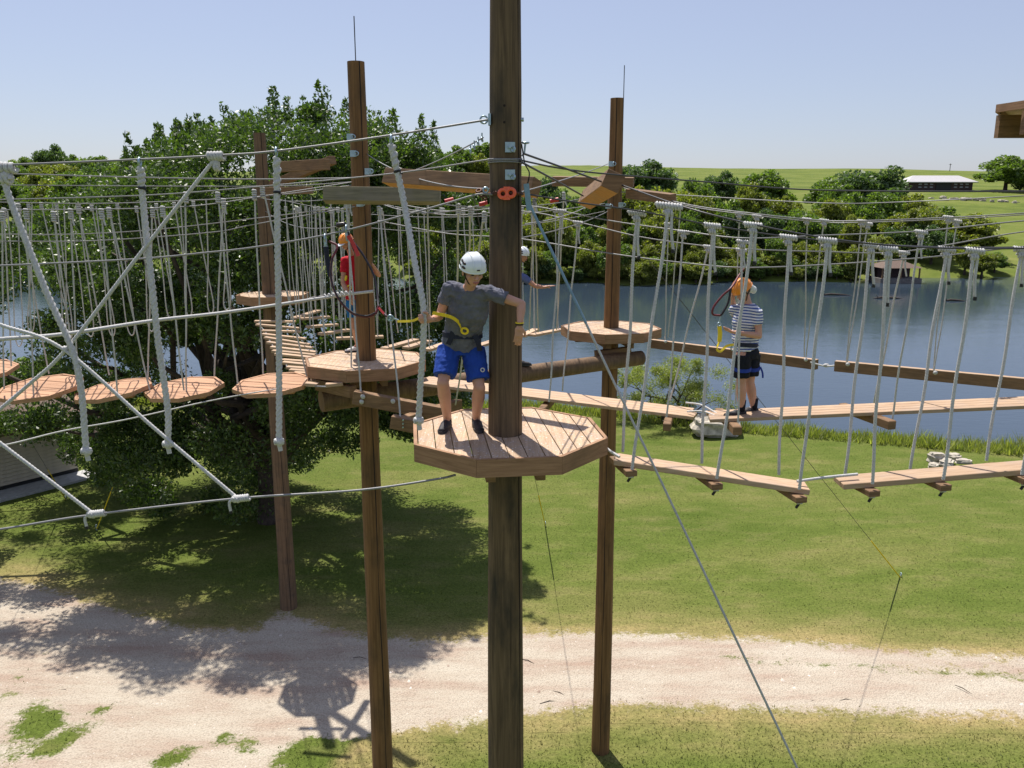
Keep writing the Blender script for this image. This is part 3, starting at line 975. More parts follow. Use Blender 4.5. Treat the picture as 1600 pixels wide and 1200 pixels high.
# ------------------------------------------------------------------ buildings
M['roof_pale'] = plain('pale_metal_roof', (0.44, 0.43, 0.44), 0.6, 0.0, var=0.08, scale=2)
M['lodge_wall'] = plain('dark_lodge_siding', (0.06, 0.035, 0.035), 0.8)
M['window'] = plain('window_pane', (0.25, 0.27, 0.3), 0.15)
M['siding'] = plain('tan_clapboard', (0.52, 0.46, 0.37), 0.7, var=0.12, scale=5)
M['concrete'] = plain('concrete', (0.42, 0.42, 0.42), 0.9, var=0.2, scale=6)
M['stone_dark'] = plain('weathered_grey_deck', (0.16, 0.15, 0.14), 0.9, var=0.3, scale=2)
M['brown_roof'] = plain('brown_shingle_roof', (0.12, 0.08, 0.06), 0.85, var=0.25, scale=4)
LY = 300.0
lx0, lx1 = (1413-800)/FPX*LY*0.985, (1511-800)/FPX*LY*0.985
lz = hz((lx0+lx1)/2, LY)
lod = empty('lodge', ((lx0+lx1)/2, LY, lz), 'long dark lodge with a pale metal roof on the green hill', 'building')
MB().bbox((lx0, LY, lz-1), (lx1, LY+9, lz+3.0)).build('wall', M['lodge_wall'], lod)
mb = MB()
ov = 1.3
A_, B_, C_, D_ = (lx0-ov, LY-ov, lz+2.9), (lx1+ov, LY-ov, lz+2.9), (lx1+ov, LY+9+ov, lz+2.9), (lx0-ov, LY+9+ov, lz+2.9)
E_, F_ = (lx0+3, LY+4.5, lz+5.2), (lx1-3, LY+4.5, lz+5.2)
low = [(p[0], p[1], p[2]-0.25) for p in (A_, B_, C_, D_)]
mb.add([A_, B_, C_, D_, E_, F_]+low, [(0, 1, 5, 4), (1, 2, 5), (2, 3, 4, 5), (3, 0, 4), (9, 8, 7, 6), (0, 6, 7, 1), (1, 7, 8, 2), (2, 8, 9, 3), (3, 9, 6, 0)])
mb.build('roof', M['roof_pale'], lod)
w_ = lx1-lx0
for fr in (0.17, 0.26, 0.35, 0.73, 0.82, 0.91):
    for row in (0, 1):
        x0 = lx0 + w_*fr
        MB().bbox((x0-0.55, LY-0.06, lz+0.9+row*1.0), (x0+0.55, LY-0.003, lz+1.3+row*1.0)).build('window', M['window'], lod)
MB().bbox((lx0+w_*0.42, LY-0.2, lz+0.1), (lx0+w_*0.66, LY-0.003, lz+2.6)).build('porch_opening', M['black'], lod)
# boathouse at the water
BH_SCALE = 0.82
bh = G(1405, 432, -0.3); Y0 = bh.y; bx = bh.x
bo = empty('boathouse', (bx, Y0, -1.3), 'small lakeside boathouse with a brown hipped roof and grey deck', 'building')
MB().bbox((bx-4.0, Y0-1, -1.6), (bx+4.0, Y0+6, -0.4)).build('deck', M['stone_dark'], bo)
for sx in (-3.6, 0, 3.6):
    for sy in (-0.6, 5.4):
        MB().bbox((bx+sx-.12, Y0+sy-.12, -0.4), (bx+sx+.12, Y0+sy+.12, 1.59)).build('post', M['beam'], bo)
MB().bbox((bx-3.2, Y0+2.5, -0.4), (bx+3.2, Y0+5, 1.59)).build('wall', M['lodge_wall'], bo)
mb = MB()
q = [(bx-4.0, Y0-1.2, 1.6), (bx+4.0, Y0-1.2, 1.6), (bx+4.0, Y0+6.2, 1.6), (bx-4.0, Y0+6.2, 1.6)]
mb.add(q+[(bx-.7, Y0+2.5, 3.1), (bx+.7, Y0+2.5, 3.1)], [(0, 1, 5, 4), (1, 2, 5), (2, 3, 4, 5), (3, 0, 4), (3, 2, 1, 0)])
mb.build('roof', M['brown_roof'], bo)
bo.scale = (BH_SCALE, BH_SCALE, BH_SCALE)
for uu, Y in ((1012, 560), (1463, 580)):
    x = (uu-800)/FPX*Y
    z = hz(x, Y)
    mb = MB(); mb.tube([(x, Y, z-1), (x, Y, z+5)], 0.22, 6); mb.tube([(x-1, Y, z+4.4), (x+1, Y, z+4.4)], 0.12, 5)
    tag(mb.build('utility_pole', M['bark']), 'thin utility pole on the ridge ' + ('left of the lodge' if uu < 1200 else 'above the lodge'), 'pole')

# cabin with clapboard siding at the left
q0, q1 = G(-150, 805), G(122, 738)
dv = (q1-q0); dv.z = 0; L_ = dv.length; dv.normalize(); nv = Vector((dv.y, -dv.x, 0))   # nv faces the camera
cab = empty('cabin', (q0.x, q0.y, 0), 'tan clapboard cabin wall with concrete apron under the tree at left', 'building')
back = -nv
H_ = 2.55
mb = MB(); mb.box(q0+dv*(L_/2)+back*2.0+Vector((0, 0, H_/2)), dv*(L_/2), back*1.97, Vector((0, 0, H_/2))); mb.build('wall', M['siding'], cab)
for k in range(15):
    z0 = 0.22 + k*0.155
    mb = MB()
    a = q0 + Vector((0, 0, z0)); b2 = q1 + Vector((0, 0, z0))
    off0, off1 = nv*0.06, nv*0.010
    up = Vector((0, 0, 0.135))
    vs = [a+off0, b2+off0, b2+off1+up, a+off1+up, a-nv*0.02, b2-nv*0.02, b2-nv*0.02+up, a-nv*0.02+up]
    mb.add(vs, [(0, 1, 2, 3), (0, 4, 5, 1), (3, 2, 6, 7), (1, 5, 6, 2), (0, 3, 7, 4), (4, 7, 6, 5)])
    mb.build('board', M['siding'], cab)
mb = MB(); mb.box(q0+dv*(L_/2)+nv*0.03+Vector((0, 0, 0.1)), dv*(L_/2), nv*0.06, Vector((0, 0, 0.1))); mb.build('plinth', M['black'], cab)
mb = MB(); mb.box(q0+dv*(L_/2+0.1)+nv*0.72+Vector((0, 0, 0.03)), dv*(L_/2+0.2), nv*0.62, Vector((0, 0, 0.05))); mb.build('concrete_apron', M['concrete'], cab)
mb = MB()
e0, e1 = q0-dv*0.4+nv*0.7, q1+dv*0.4+nv*0.7
r0_, r1_ = q0-dv*0.4+back*2.0, q1+dv*0.4+back*2.0
b0_, b1_ = q0-dv*0.4+back*4.7, q1+dv*0.4+back*4.7
hv = lambda p, z: (p.x, p.y, z)
mb.add([hv(e0, 2.5), hv(e1, 2.5), hv(r1_, 3.5), hv(r0_, 3.5), hv(b1_, 2.5), hv(b0_, 2.5)] + [hv(e0, 2.38), hv(e1, 2.38), hv(r1_, 3.38), hv(r0_, 3.38), hv(b1_, 2.38), hv(b0_, 2.38)],
       [(0, 1, 2, 3), (3, 2, 4, 5), (7, 6, 9, 8), (8, 9, 11, 10), (0, 6, 7, 1), (4, 10, 11, 5), (1, 7, 8, 2), (2, 8, 10, 4), (0, 3, 9, 6), (3, 5, 11, 9)])
mb.build('roof', M['brown_roof'], cab)

# ------------------------------------------------------------------ poles
PZ = 9.15
def pole(name, x, y, ztop, r_bot, r_top, mat, label, crack=0.35, lean=(0, 0)):
    root = empty(name, (x, y, 0), label, 'pole')
    mb = MB()
    n = 14; pts, rs = [], []
    for i in range(n+1):
        f = i/n
        pts.append((x+lean[0]*f + 0.006*math.sin(f*9), y+lean[1]*f, -0.3+(ztop+0.3)*f))
        rs.append(r_bot+(r_top-r_bot)*f + 0.0025*math.sin(f*31))
    mb.tube(pts, rs, 26)
    mb.build('shaft', mat, root)
    # drying split running down the shaft
    mb = MB()
    pr = []
    for i in range(40):
        f = i/39
        k = f*n; j = min(int(k), n-1); w = k-j
        px = Vector(pts[j]).lerp(Vector(pts[j+1]), w); rr = rs[j]+(rs[j+1]-rs[j])*w
        a = R(-90) + crack + 0.03*math.sin(i*0.7)
        pr.append((px.x+math.cos(a)*rr*0.992, px.y+math.sin(a)*rr*0.992, px.z))
    wd_ = [0.003+0.006*abs(math.sin(i*0.37)) for i in range(40)]
    mb.tube(pr, wd_, 5)
    mb.build('split', M['crack'], root)
    return root
AX, AY = -0.065, 8.0
BX, BY = -2.235, 12.6
CX, CY = 1.875, 15.6
EX, EY = -6.42, 22.0
poleA = pole('utility_pole', AX, AY, 14.5, 0.235, 0.129, M['pole_dark'], 'thick weathered grey brown pole in the middle of the picture', 0.95)
poleB = pole('utility_pole', BX, BY, 13.35, 0.185, 0.124, M['pole_red'], 'reddish brown pole behind the child in red', 0.55)
poleC = pole('utility_pole', CX, CY, 13.2, 0.195, 0.12, M['pole_red'], 'reddish brown pole with the box timber at the right', -0.2)
poleE = pole('utility_pole', EX, EY, 13.1, 0.24, 0.15, M['pole_grey'], 'farthest brown pole in front of the big tree', 0.5)
for (x, y, z0, z1, rt, off) in ((BX, BY, 13.0, 13.95, poleB, 0.01), (CX, CY, 12.6, 13.75, poleC, 0.11)):
    MB().tube([(x+off, y-0.05, z0), (x+off, y-0.05, z1)], 0.008, 5).build('lightning_rod', M['cable_dark'], rt)

# ------------------------------------------------------------------ octagonal platforms
def octagon(cx, cy, w, rot):
    rr = w/2/math.cos(math.pi/8)
    return [(cx+rr*math.cos(rot+math.pi/8+i*math.pi/4), cy+rr*math.sin(rot+math.pi/8+i*math.pi/4)) for i in range(8)]
def octo_platform(cx, cy, z, w, rot, label, nb=11, rim_h=0.17, pole_r=0.17, deck='deck', joists=True, group=None, bdir=0.0, thick=0.035, hole=True, cat='platform', name='tree_platform'):
    root = empty(name, (cx, cy, z), label, cat, group)
    outer = octagon(cx, cy, w, rot)
    inner = octagon(cx, cy, w-0.07, rot)
    for i in range(8):
        p0, p1 = outer[i], outer[(i+1) % 8]
        q0_, q1_ = inner[i], inner[(i+1) % 8]
        e = 0.0015
        s0 = Vector((p0[0], p0[1], 0)).lerp(Vector((p1[0], p1[1], 0)), e); s1 = Vector((p0[0], p0[1], 0)).lerp(Vector((p1[0], p1[1], 0)), 1-e)
        t0 = Vector((q0_[0], q0_[1], 0)).lerp(Vector((q1_[0], q1_[1], 0)), e); t1 = Vector((q0_[0], q0_[1], 0)).lerp(Vector((q1_[0], q1_[1], 0)), 1-e)
        MB().prism([(s0.x, s0.y), (s1.x, s1.y), (t1.x, t1.y), (t0.x, t0.y)], z-rim_h, z+0.001).build('rim_board', M['rim'] if deck != 'disc' else M['disc'], root)
    inn = octagon(cx, cy, w-0.082, rot)
    bw = (w-0.082)/nb
    da = bdir
    nx_, ny_ = math.cos(da), math.sin(da)        # across the boards
    c0 = nx_*cx+ny_*cy
    for i in range(nb):
        lo = c0-(w-0.082)/2+bw*i+0.005
        hi = lo+bw-0.010
        pg = clip_poly(clip_poly(inn, (nx_, ny_), hi), (-nx_, -ny_), -lo)
        if len(pg) < 3: continue
        dz = random.uniform(-0.004, 0.002)
        MB().prism(pg, z-thick+dz, z-0.004+dz).build('deck_board', M[deck], root)
    if joists:
        ux, uy = math.cos(rot), math.sin(rot)
        for s in (-1, 1):
            c = Vector((cx, cy, z-rim_h-0.07)) + Vector((ux, uy, 0))*(s*(pole_r+0.055))
            dd = Vector((-uy, ux, 0))
            MB().beam(c-dd*(w*0.36), c+dd*(w*0.36), 0.09, 0.135).build('joist', M['beam'], root)
            c = Vector((cx, cy, z-rim_h*0.5-0.02)) + Vector((ux, uy, 0))*(s*w*0.28)
            MB().beam(c-dd*(w*0.38), c+dd*(w*0.38), 0.05, rim_h*0.75).build('joist', M['beam'], root)
        for s in (-1, 1):
            c = Vector((cx, cy, z-rim_h-0.03)) + Vector((-uy, ux, 0))*(s*(pole_r+0.05))
            dd = Vector((ux, uy, 0))
            MB().beam(c-dd*(w*0.42), c+dd*(w*0.42), 0.09, 0.05).build('joist', M['beam'], root)
    return root
octo_platform(AX+0.02, AY+0.08, PZ, 1.88, R(7), 'nearest octagonal wooden platform around the thick pole, under the man in grey', 11, 0.17, 0.18, bdir=R(7))
octo_platform(BX-0.03, BY, 9.03, 1.76, R(16), 'octagonal wooden platform on the pole with the child in red', 8, 0.17, 0.16, bdir=R(62))
octo_platform(CX-0.01, CY, 9.08, 1.76, R(10), 'octagonal wooden platform on the right hand reddish pole', 8, 0.17, 0.16, bdir=R(-42))
octo_platform(EX+0.1, EY, 9.02, 1.74, R(2), 'farthest octagonal platform on the pole before the big tree', 8, 0.22, 0.17, bdir=R(20))
# platform cut by the right edge, higher up, on its own pole outside the frame
px_ = P(1556, 158, 10.0)
pc = octo_platform(px_.x+1.84, 10.2, px_.z+0.02, 2.9, R(10), 'high platform corner cut by the right edge of the picture against the sky', 10, 0.09, 0.16, joists=False)
for k in range(3):
    MB().beam((px_.x+0.42+0.01*k, 9.6+k*0.55, px_.z-0.22), (px_.x+2.0, 9.6+k*0.55, px_.z-0.22), 0.09, 0.27).build('joist', M['beam'], pc)
pole('utility_pole', px_.x+2.1, 10.25, 14.5, 0.2, 0.13, M['pole_red'], 'pole of the high platform just outside the right edge')

# log under the platforms, with the end grain showing
lg0, lg1 = P(502, 627, 12.25), P(1002, 559, 15.2)
mb = MB(); d = (lg1-lg0)
pts = [lg0.lerp(lg1, f/12) for f in range(13)]
mb.tube(pts, 0.165, 20, r2=0.135)
lg = tag(mb.build('round_log_beam', M['pole_grey']), 'long round log running under two platforms from left to right', 'log')
# box timbers high in the cables
def timber(p, q, w, h, mat, label, roll=0.0, name='timber', under=None, cat='timber'):
    mb = MB(); mb.beam(p, q, w, h, roll=roll)
    o = mb.build(name, mat)
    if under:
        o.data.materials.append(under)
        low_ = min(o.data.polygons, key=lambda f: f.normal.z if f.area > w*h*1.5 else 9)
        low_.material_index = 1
    tag(o, label, cat)
    bv = o.modifiers.new('bevel', 'BEVEL'); bv.width = 0.008; bv.segments = 2
    return o
timber(P(606, 277, 10.6), P(838, 293, 9.3), 0.17, 0.19, M['beam'], 'long brown box timber hung behind the thick pole', roll=-0.32, under=M['orange_wood'])
timber(P(507, 305, 11.3), P(688, 307, 11.3), 0.2, 0.19, M['green_beam'], 'greenish box timber hung across the front of the child pole', roll=-0.25)
timber(P(436, 261, 20.5), P(510, 257, 19.5), 0.22, 0.24, M['beam'], 'short brown timber high on the farthest pole')
timber(P(414, 299, 19.0), P(488, 297, 19.0), 0.2, 0.16, M['beam'], 'short flat timber below another on the farthest pole')
timber(P(520, 250, 21), P(400, 300, 23), 0.2, 0.2, M['beam'], 'brown timber passing behind the farthest pole')
timber(P(958, 283, 9.3), P(917, 312, 11.8), 0.205, 0.205, M['beam'], 'chunky square timber seen end on at the right hand pole', roll=0.42, under=M['orange_wood'])
timber(P(864, 283, 14.6), P(990, 285, 14.2), 0.16, 0.16, M['beam'], 'narrow brown timber left of the right hand pole', roll=0.1)
timber(P(982, 302, 14.4), P(1052, 311, 13.6), 0.14, 0.16, M['beam'], 'short brown timber right of the right hand pole', roll=0.1)
# timbers tucked under the second platform
timber(P(553, 620, 11.4), P(702, 648, 11.3), 0.14, 0.19, M['beam'], 'bolted timber in front of the platform with the child')
timber(P(612, 658, 10.6), P(700, 676, 10.5), 0.14, 0.17, M['beam'], 'lower timber end with three bolts beside the nearest platform')
timber(P(628, 660, 10.9), P(716, 632, 12.4), 0.14, 0.16, M['beam'], 'slanting timber beside the knee of the man in grey')
timber(P(497, 600, 12.2), P(552, 612, 11.7), 0.13, 0.17, M['beam'], 'stubby timber block under the left corner of the child platform')
timber(P(930, 555, 15.0), P(985, 548, 15.1), 0.14, 0.16, M['beam'], 'timber block clamped between log and right hand platform')

# ------------------------------------------------------------------ cables
def catenary(p, q, sag, n=24):
    p, q = Vector(p), Vector(q)
    return [p.lerp(q, i/n) - Vector((0, 0, sag*4*(i/n)*(1-i/n))) for i in range(n+1)]
def smooth_path(pts, n=8):
    pts = [Vector(p) for p in pts]
    if len(pts) < 3: return [pts[0].lerp(pts[1], i/n) for i in range(n+1)]
    out = []
    ext = [pts[0]*2-pts[1]] + pts + [pts[-1]*2-pts[-2]]
    for i in range(1, len(ext)-2):
        p0, p1, p2, p3 = ext[i-1:i+3]
        for k in range(n):
            t = k/n
            out.append(0.5*((2*p1)+(p2-p0)*t+(2*p0-5*p1+4*p2-p3)*t*t+(3*p1-p0-3*p2+p3)*t**3))
    out.append(pts[-1])
    return out
def cable(pts, r, mat, label, name='cable', cat='cable', group=None, parent=None):
    mb = MB(); mb.tube(smooth_path(pts), r, 6)
    o = mb.build(name, mat, parent)
    if parent is None: tag(o, label, cat, group)
    return o
fr = AY-0.12
L1 = [P(762, 187, fr), P(600, 213, 7.9), P(432, 236, 7.8), P(337, 243, 7.75), P(220, 249, 7.7), P(0, 258, 7.6), P(-160, 262, 7.5)]
cable(L1, 0.0105, M['cable'], 'thick overhead cable from the eye bolt to the left carrying the heavy ropes')
cable([P(765, 249, fr), P(615, 271, 8.3), P(400, 292, 8.6), P(230, 305, 8.8), P(0, 312, 9), P(-160, 315, 9)], 0.0075, M['cable'], 'cable wrapped round the thick pole and running left above the cord knots')
cable([P(-160, 268, 15), P(0, 271, 14.5), P(215, 277, 14), P(400, 280, 13.2), P(560, 278, 12.6)], 0.012, M['cable'], 'upper thin cable reaching the child pole from the left')
cable([P(-160, 287, 15), P(0, 289, 14.5), P(400, 291, 13.2), P(560, 284, 12.6)], 0.0082, M['cable'], 'second thin cable just under the upper one at left')
cable([P(-160, 315, 12.4), P(0, 316, 12.4), P(150, 318, 12.4), P(300, 313, 12.5), P(430, 305, 12.6), P(560, 288, 12.6)], 0.0082, M['cable'], 'cable holding the cords of the stepping discs')
cable([P(-160, 331, 11.6), P(0, 328, 11.6), P(150, 327, 11.7), P(300, 322, 11.9), P(420, 305, 12.2), P(560, 283, 12.6)], 0.0082, M['cable'], 'nearer cable holding the cords of the stepping discs')
cable([P(-160, 366, 13), P(0, 366, 13), P(110, 366, 13), P(240, 359, 13), P(400, 341, 12.8), P(530, 325, 12.6)], 0.0082, M['cable'], 'upper of two slack cables crossing behind the cords')
cable([P(-160, 378, 12.4), P(0, 377, 12.4), P(150, 376, 12.4), P(330, 363, 12.4), P(400, 350, 12.4), P(560, 322, 12.5)], 0.0082, M['cable'], 'lower of two slack cables crossing behind the cords')
LL = [P(770, 304, fr), P(745, 304, 7.85), P(690, 320, 7.85), P(600, 345, 7.9), P(505, 368, 8.0), P(400, 386, 8.1), P(320, 395, 8.2), P(210, 405, 8.3), P(0, 415, 8.5), P(-160, 420, 8.6)]
cable(LL, 0.010, M['cable'], 'safety line from the shackle on the thick pole carrying the hooks')
cable([P(-160, 724, 7.6), P(0, 697, 8.3), P(100, 673, 8.9), P(200, 655, 9.6), P(320, 628, 10.7), P(400, 613, 11.5), P(482, 600, 12.2)], 0.009, M['cord'], 'thin pale cord rising from lower left to the child platform', cat='cord', name='guide_cord')
B11 = [P(-160, 848, 7.3), P(0, 827, 7.3), P(140, 805, 7.3), P(370, 779, 7.32), P(560, 766, 7.35), P(680, 749, 7.4), P(712, 742, 7.45)]
cable(B11, 0.011, M['cable'], 'low foot cable running left from under the nearest platform')
HR = [P(-160, 545, 7.6), P(0, 530, 8.0), P(100, 522, 8.7), P(240, 501, 9.6), P(360, 487, 10.6), P(520, 463, 12.2), P(583, 455, 12.35)]
hr = cable(HR, 0.022, M['rope'], 'white hand rope slanting up to the child pole', name='hand_rope', cat='rope')
mb = MB(); mb.helix(HR[5]-Vector((0.12, 0.05, 0)), HR[5]+Vector((0.30, 0.05, 0.05)), 0.03, 0.014, 7); mb.build('knot', M['rope'], hr)
mb = MB(); mb.tube([HR[5]-Vector((0.32, 0.11, .03)), HR[5]-Vector((0.12, .04, 0))], 0.028, 8); mb.build('black_tape', M['black'], hr)
# cables to the right
cable([P(818, 240, fr), P(880, 262, 8.6), P(940, 284, 9.4)], 0.010, M['cable_dark'], 'upper dark cable from the thick pole into the square timber')
cable([P(816, 254, fr), P(870, 283, 9), P(911, 306, 10.2)], 0.010, M['cable_dark'], 'lower dark cable from the thick pole into the square timber')
cable([P(812, 250, fr), P(870, 262, 8.6), P(940, 271, 9), P(1100, 284, 9.5), P(1280, 297, 9.5), P(1600, 299, 9), P(1760, 296, 9)], 0.009, M['cable_dark'], 'long dark cable crossing in front of the pasture hill')
cable([P(970, 300, 15.5), P(1066, 305, 14), P(1280, 317, 12.5), P(1400, 316, 12), P(1600, 306, 11), P(1760, 297, 11)], 0.0082, M['cable'], 'thin cable sagging below the long dark one')
c6 = [P(968, 290, 15.4), P(1067, 318, 13.3), P(1180, 334, 12.3), P(1280, 344, 12), P(1345, 345, 11.6), P(1480, 340, 11.2), P(1600, 333, 10.8), P(1760, 322, 10.5)]
cable(c6, 0.009, M['cable'], 'cable holding the dark balance beam cords')
cable([p+Vector((0.1, 0.3, -0.03)) for p in c6], 0.0075, M['cable'], 'twin cable just behind the balance beam cable')
N1 = [P(968, 288, 9.6), P(1068, 323, 8.2), P(1165, 348, 7.8), P(1290, 372, 7.6), P(1400, 384, 7.6), P(1500, 388, 7.6), P(1600, 388, 7.6), P(1760, 386, 7.6)]
cable(N1, 0.0085, M['cable_dark'], 'near dark cable carrying the front knots of the low walkway')
N2 = [P(822, 303, fr), P(900, 316, 8.0), P(1000, 330, 8.2), P(1113, 352, 8.35), P(1232, 370, 8.3), P(1360, 381, 8.3), P(1479, 386, 8.3), P(1600, 386, 8.3), P(1760, 382, 8.3)]
cable(N2, 0.0085, M['cable_dark'], 'near dark cable carrying the rear knots of the low walkway')
U1 = [P(590, 313, 12.5), P(700, 330, 12.0), P(815, 322, 11.6), P(877, 330, 11.3), P(960, 346, 11), P(1068, 361, 10.5), P(1160, 372, 9.9), P(1280, 368, 9.8), P(1439, 361, 9.6), P(1600, 345, 9.3), P(1760, 335, 9)]
cable(U1, 0.009, M['cable'], 'cable carrying the front cords of the upper walkway')
U2 = [P(590, 318, 12.9), P(700, 336, 12.7), P(815, 330, 12.4), P(903, 347, 12), P(1000, 370, 11.5), P(1107, 385, 11.1), P(1160, 389, 10.9), P(1280, 393, 10.8), P(1412, 393, 10.7), P(1600, 362, 10.4), P(1760, 350, 10)]
cable(U2, 0.009, M['cable'], 'cable carrying the rear cords of the upper walkway')
C9 = [P(590, 345, 12.7), P(700, 365, 12.4), P(812, 373, 11.9), P(960, 397, 11), P(1080, 412, 10.6), P(1163, 418, 10.3), P(1280, 414, 10.2), P(1450, 402, 10), P(1600, 385, 10), P(1760, 372, 10)]
cable(C9, 0.009, M['cable'], 'lowest safety line over the person in the striped shirt')
# cables between the rear poles
for k, (a, b, sg, lb) in enumerate([
        ((430, 310, 21.8), (945, 318, 15.6), 0.35, 'front line over the swinging planks between far and right poles'),
        ((425, 322, 22.2), (945, 330, 15.8), 0.5, 'rear line over the swinging planks between far and right poles'),
        ((415, 330, 21.8), (560, 345, 12.8), 0.25, 'line over the stepped bridge from the far pole'),
        ((400, 308, 22), (585, 300, 12.8), 0.12, 'upper line from the far pole to the child pole'),
        ((580, 300, 12.7), (950, 300, 15.5), 0.25, 'line linking the child pole and the right hand pole'),
        ((572, 240, 12.6), (765, 295, 8.1), 0.12, 'thin line slanting from the child pole to the thick pole'),
        ((815, 300, 8.1), (950, 256, 15.5), 0.02, 'thin line slanting up to the bracket of the right hand pole'),
        ((755, 215, 8.0), (600, 280, 12.6), 0.05, 'clamped line running down left from the thick pole'),
        ((950, 330, 15.6), (812, 372, 8.2), 0.05, 'line from the right hand pole back to the thick pole'),
        ((820, 350, 8.3), (950, 300, 15.4), 0.1, 'lower return line behind the thick pole'),
        ((600, 320, 12.4), (760, 318, 8.2), 0.1, 'red clamped line left of the thick pole')]):
    cc = catenary(P(*a), P(*b), sg)
    mb = MB(); mb.tube(cc, 0.0072, 5)
    tag(mb.build('cable', M['cable']), lb, 'cable')
# big guy cable running down to the right
ga = P(822, 308, fr); gb = G(1720, 2200)
pA = P(1240, 1200, (ga.y+gb.y)/2)
mb = MB(); mb.tube([ga, gb], 0.0118, 8)
guy = tag(mb.build('guy_cable', M['guy']), 'thick steel guy cable running from the thick pole to lower right', 'cable')
t_ = 0.10
mb = MB(); mb.tube([ga, ga.lerp(gb, t_)], 0.0138, 8); mb.build('blue_sleeve', M['blue_strap'], guy)
mb = MB(); mb.beam(ga+Vector((0, 0, .12)), ga-Vector((-.03, 0, .12)), 0.07, 0.05); mb.build('blue_buckle', M['blue_strap'], guy)
# ground guys with yellow sleeves
def guywire(top, u, v, sleeve, label, r=0.007):
    g = G(u, v)
    mb = MB(); mb.tube([top, g], r, 5)
    o = tag(mb.build('guy_wire', M['cable_dark']), label, 'guy wire')
    mb = MB(); mb.tube([g, g.lerp(top, sleeve)], 0.018, 8); mb.build('yellow_sleeve', M['yellow'], o)
    mb = MB(); mb.tube([g-Vector((0, 0, 0.2)), g+Vector((0, 0, 0.1))], 0.03, 6); mb.ring(g+Vector((0, 0, 0.12)), (1, 0, 0), 0.05, 0.014); mb.build('ground_anchor', M['steel'], o)
    return o
guywire(P(957, 335, 15.6), 1407, 903, 0.16, 'thin guy wire with yellow sleeve anchored on the right of the lawn')
guywire(P(736, 290, 12.0), 852, 822, 0.2, 'thin guy wire anchored on the lawn right behind the thick pole')
guywire(P(-30, 560, 22.0), 103, 781, 0.28, 'guy wire with yellow sleeve anchored left by the cabin')
guywire(P(300, 440, 22.0), 151, 827, 0.22, 'guy wire with yellow sleeve anchored between cabin and big tree')

# ------------------------------------------------------------------ hardware on the thick pole
def hw(name, mb, mat, parent=poleA): return mb.build(name, mat, parent)
def poleA_r(z): return 0.235+(0.129-0.235)*(z/14.5)
def onA(u, v, out=0.0):
    """a point on the camera side surface of the thick pole"""
    p = P(u, v, AY-0.15)
    r = poleA_r(p.z)
    dx = p.x-AX
    dx = max(-r, min(r, dx))
    y = AY - math.sqrt(max(0, r*r-dx*dx)) - out
    return Vector((p.x, y, P(u, v, y).z))
rz = onA(768, 187).z
ec = P(756, 187, AY-0.02)
mb = MB(); mb.ring(ec, (0, 1, 0), 0.033, 0.009, 18, 8); mb.tube([ec+Vector((.03, 0, 0)), ec+Vector((.09, 0, 0))], .01, 6); hw('eye_bolt', mb, M['steel'])
mb = MB(); p = P(765, 187, AY-0.05); mb.box(p, (0.012, 0, 0), (0, 0.05, 0), (0, 0, 0.05)); hw('washer_plate', mb, M['steel'])
p = P(815, 187, AY-0.02); mb = MB(); mb.tube([p-Vector((.02, 0, 0)), p+Vector((.02, 0, 0))], 0.02, 6); hw('nut', mb, M['steel'])
for v_ in (230, 273):
    p = onA(797, v_, 0.012); mb = MB(); mb.box(p, (0.045, 0.008, 0), (0, 0.010, 0), (0, 0, 0.045)); hw('washer_plate', mb, M['steel'])
    mb = MB(); mb.tube([p-Vector((0, .005, 0)), p-Vector((0, .04, 0))], 0.014, 6); mb.ring(p+Vector((.03, -.04, -.02)), (1, 1, 0), .022, .007); hw('bolt', mb, M['steel'])
for v_ in (165, 191):
    p = onA(788, v_, -0.003); mb = MB(); mb.tube([p-Vector((0, .005, 0)), p+Vector((0, .004, 0))], 0.012, 8); hw('bolt_hole', mb, M['crack'])
for k, v_ in enumerate((247, 250, 254)):
    z = onA(790, v_).z
    r = poleA_r(z)+0.008
    mb = MB(); mb.ring((AX, AY, z), (0, 0.05*(k-1), 1), r, 0.0065, 40, 6); hw('cable_wrap', mb, M['cable'])
z = onA(785, 303).z
mb = MB(); mb.ring((AX, AY, z), (0, 0, 1), poleA_r(z)+0.012, 0.014, 40, 6); hw('chain_wrap', mb, M['rust'])
for uu, vv in ((752, 303), (757, 309), (748, 298)):
    mb = MB(); mb.ring(P(uu, vv, fr), (0.4, 1, 0.3*(uu-752)), 0.024, 0.009, 14, 7); hw('shackle', mb, M['rust'])
p = P(759, 297, fr); mb = MB(); mb.helix(p-Vector((0, 0.03, 0)), p+Vector((0, 0.03, 0)), 0.024, 0.009, 3); hw('wire_clamp', mb, M['steel'])
# orange figure-eight block
p = onA(792, 302, 0.04)
ob = MB()
ob.ring(p+Vector((-0.036, 0, -0.004)), (0, 1, 0), 0.036, 0.017, 22, 8)
ob.ring(p+Vector((0.036, 0, 0.004)), (0, 1, 0), 0.036, 0.017, 22, 8)
ob.box(p+Vector((0, 0, 0.045)), (0.03, 0, 0), (0, 0.012, 0), (0, 0, 0.014)); ob.box(p-Vector((0, 0, 0.045)), (0.03, 0, 0), (0, 0.012, 0), (0, 0, 0.014))
o = ob.build('figure_eight_descender', M['orange'])
tag(o, 'orange two-hole metal piece lashed on the thick pole', 'descender')
mb = MB(); mb.tube([p+Vector((-0.12, 0.01, 0.01)), p+Vector((0.12, .01, 0.0))], 0.012, 7); mb.build('cable_through', M['rust'], o)
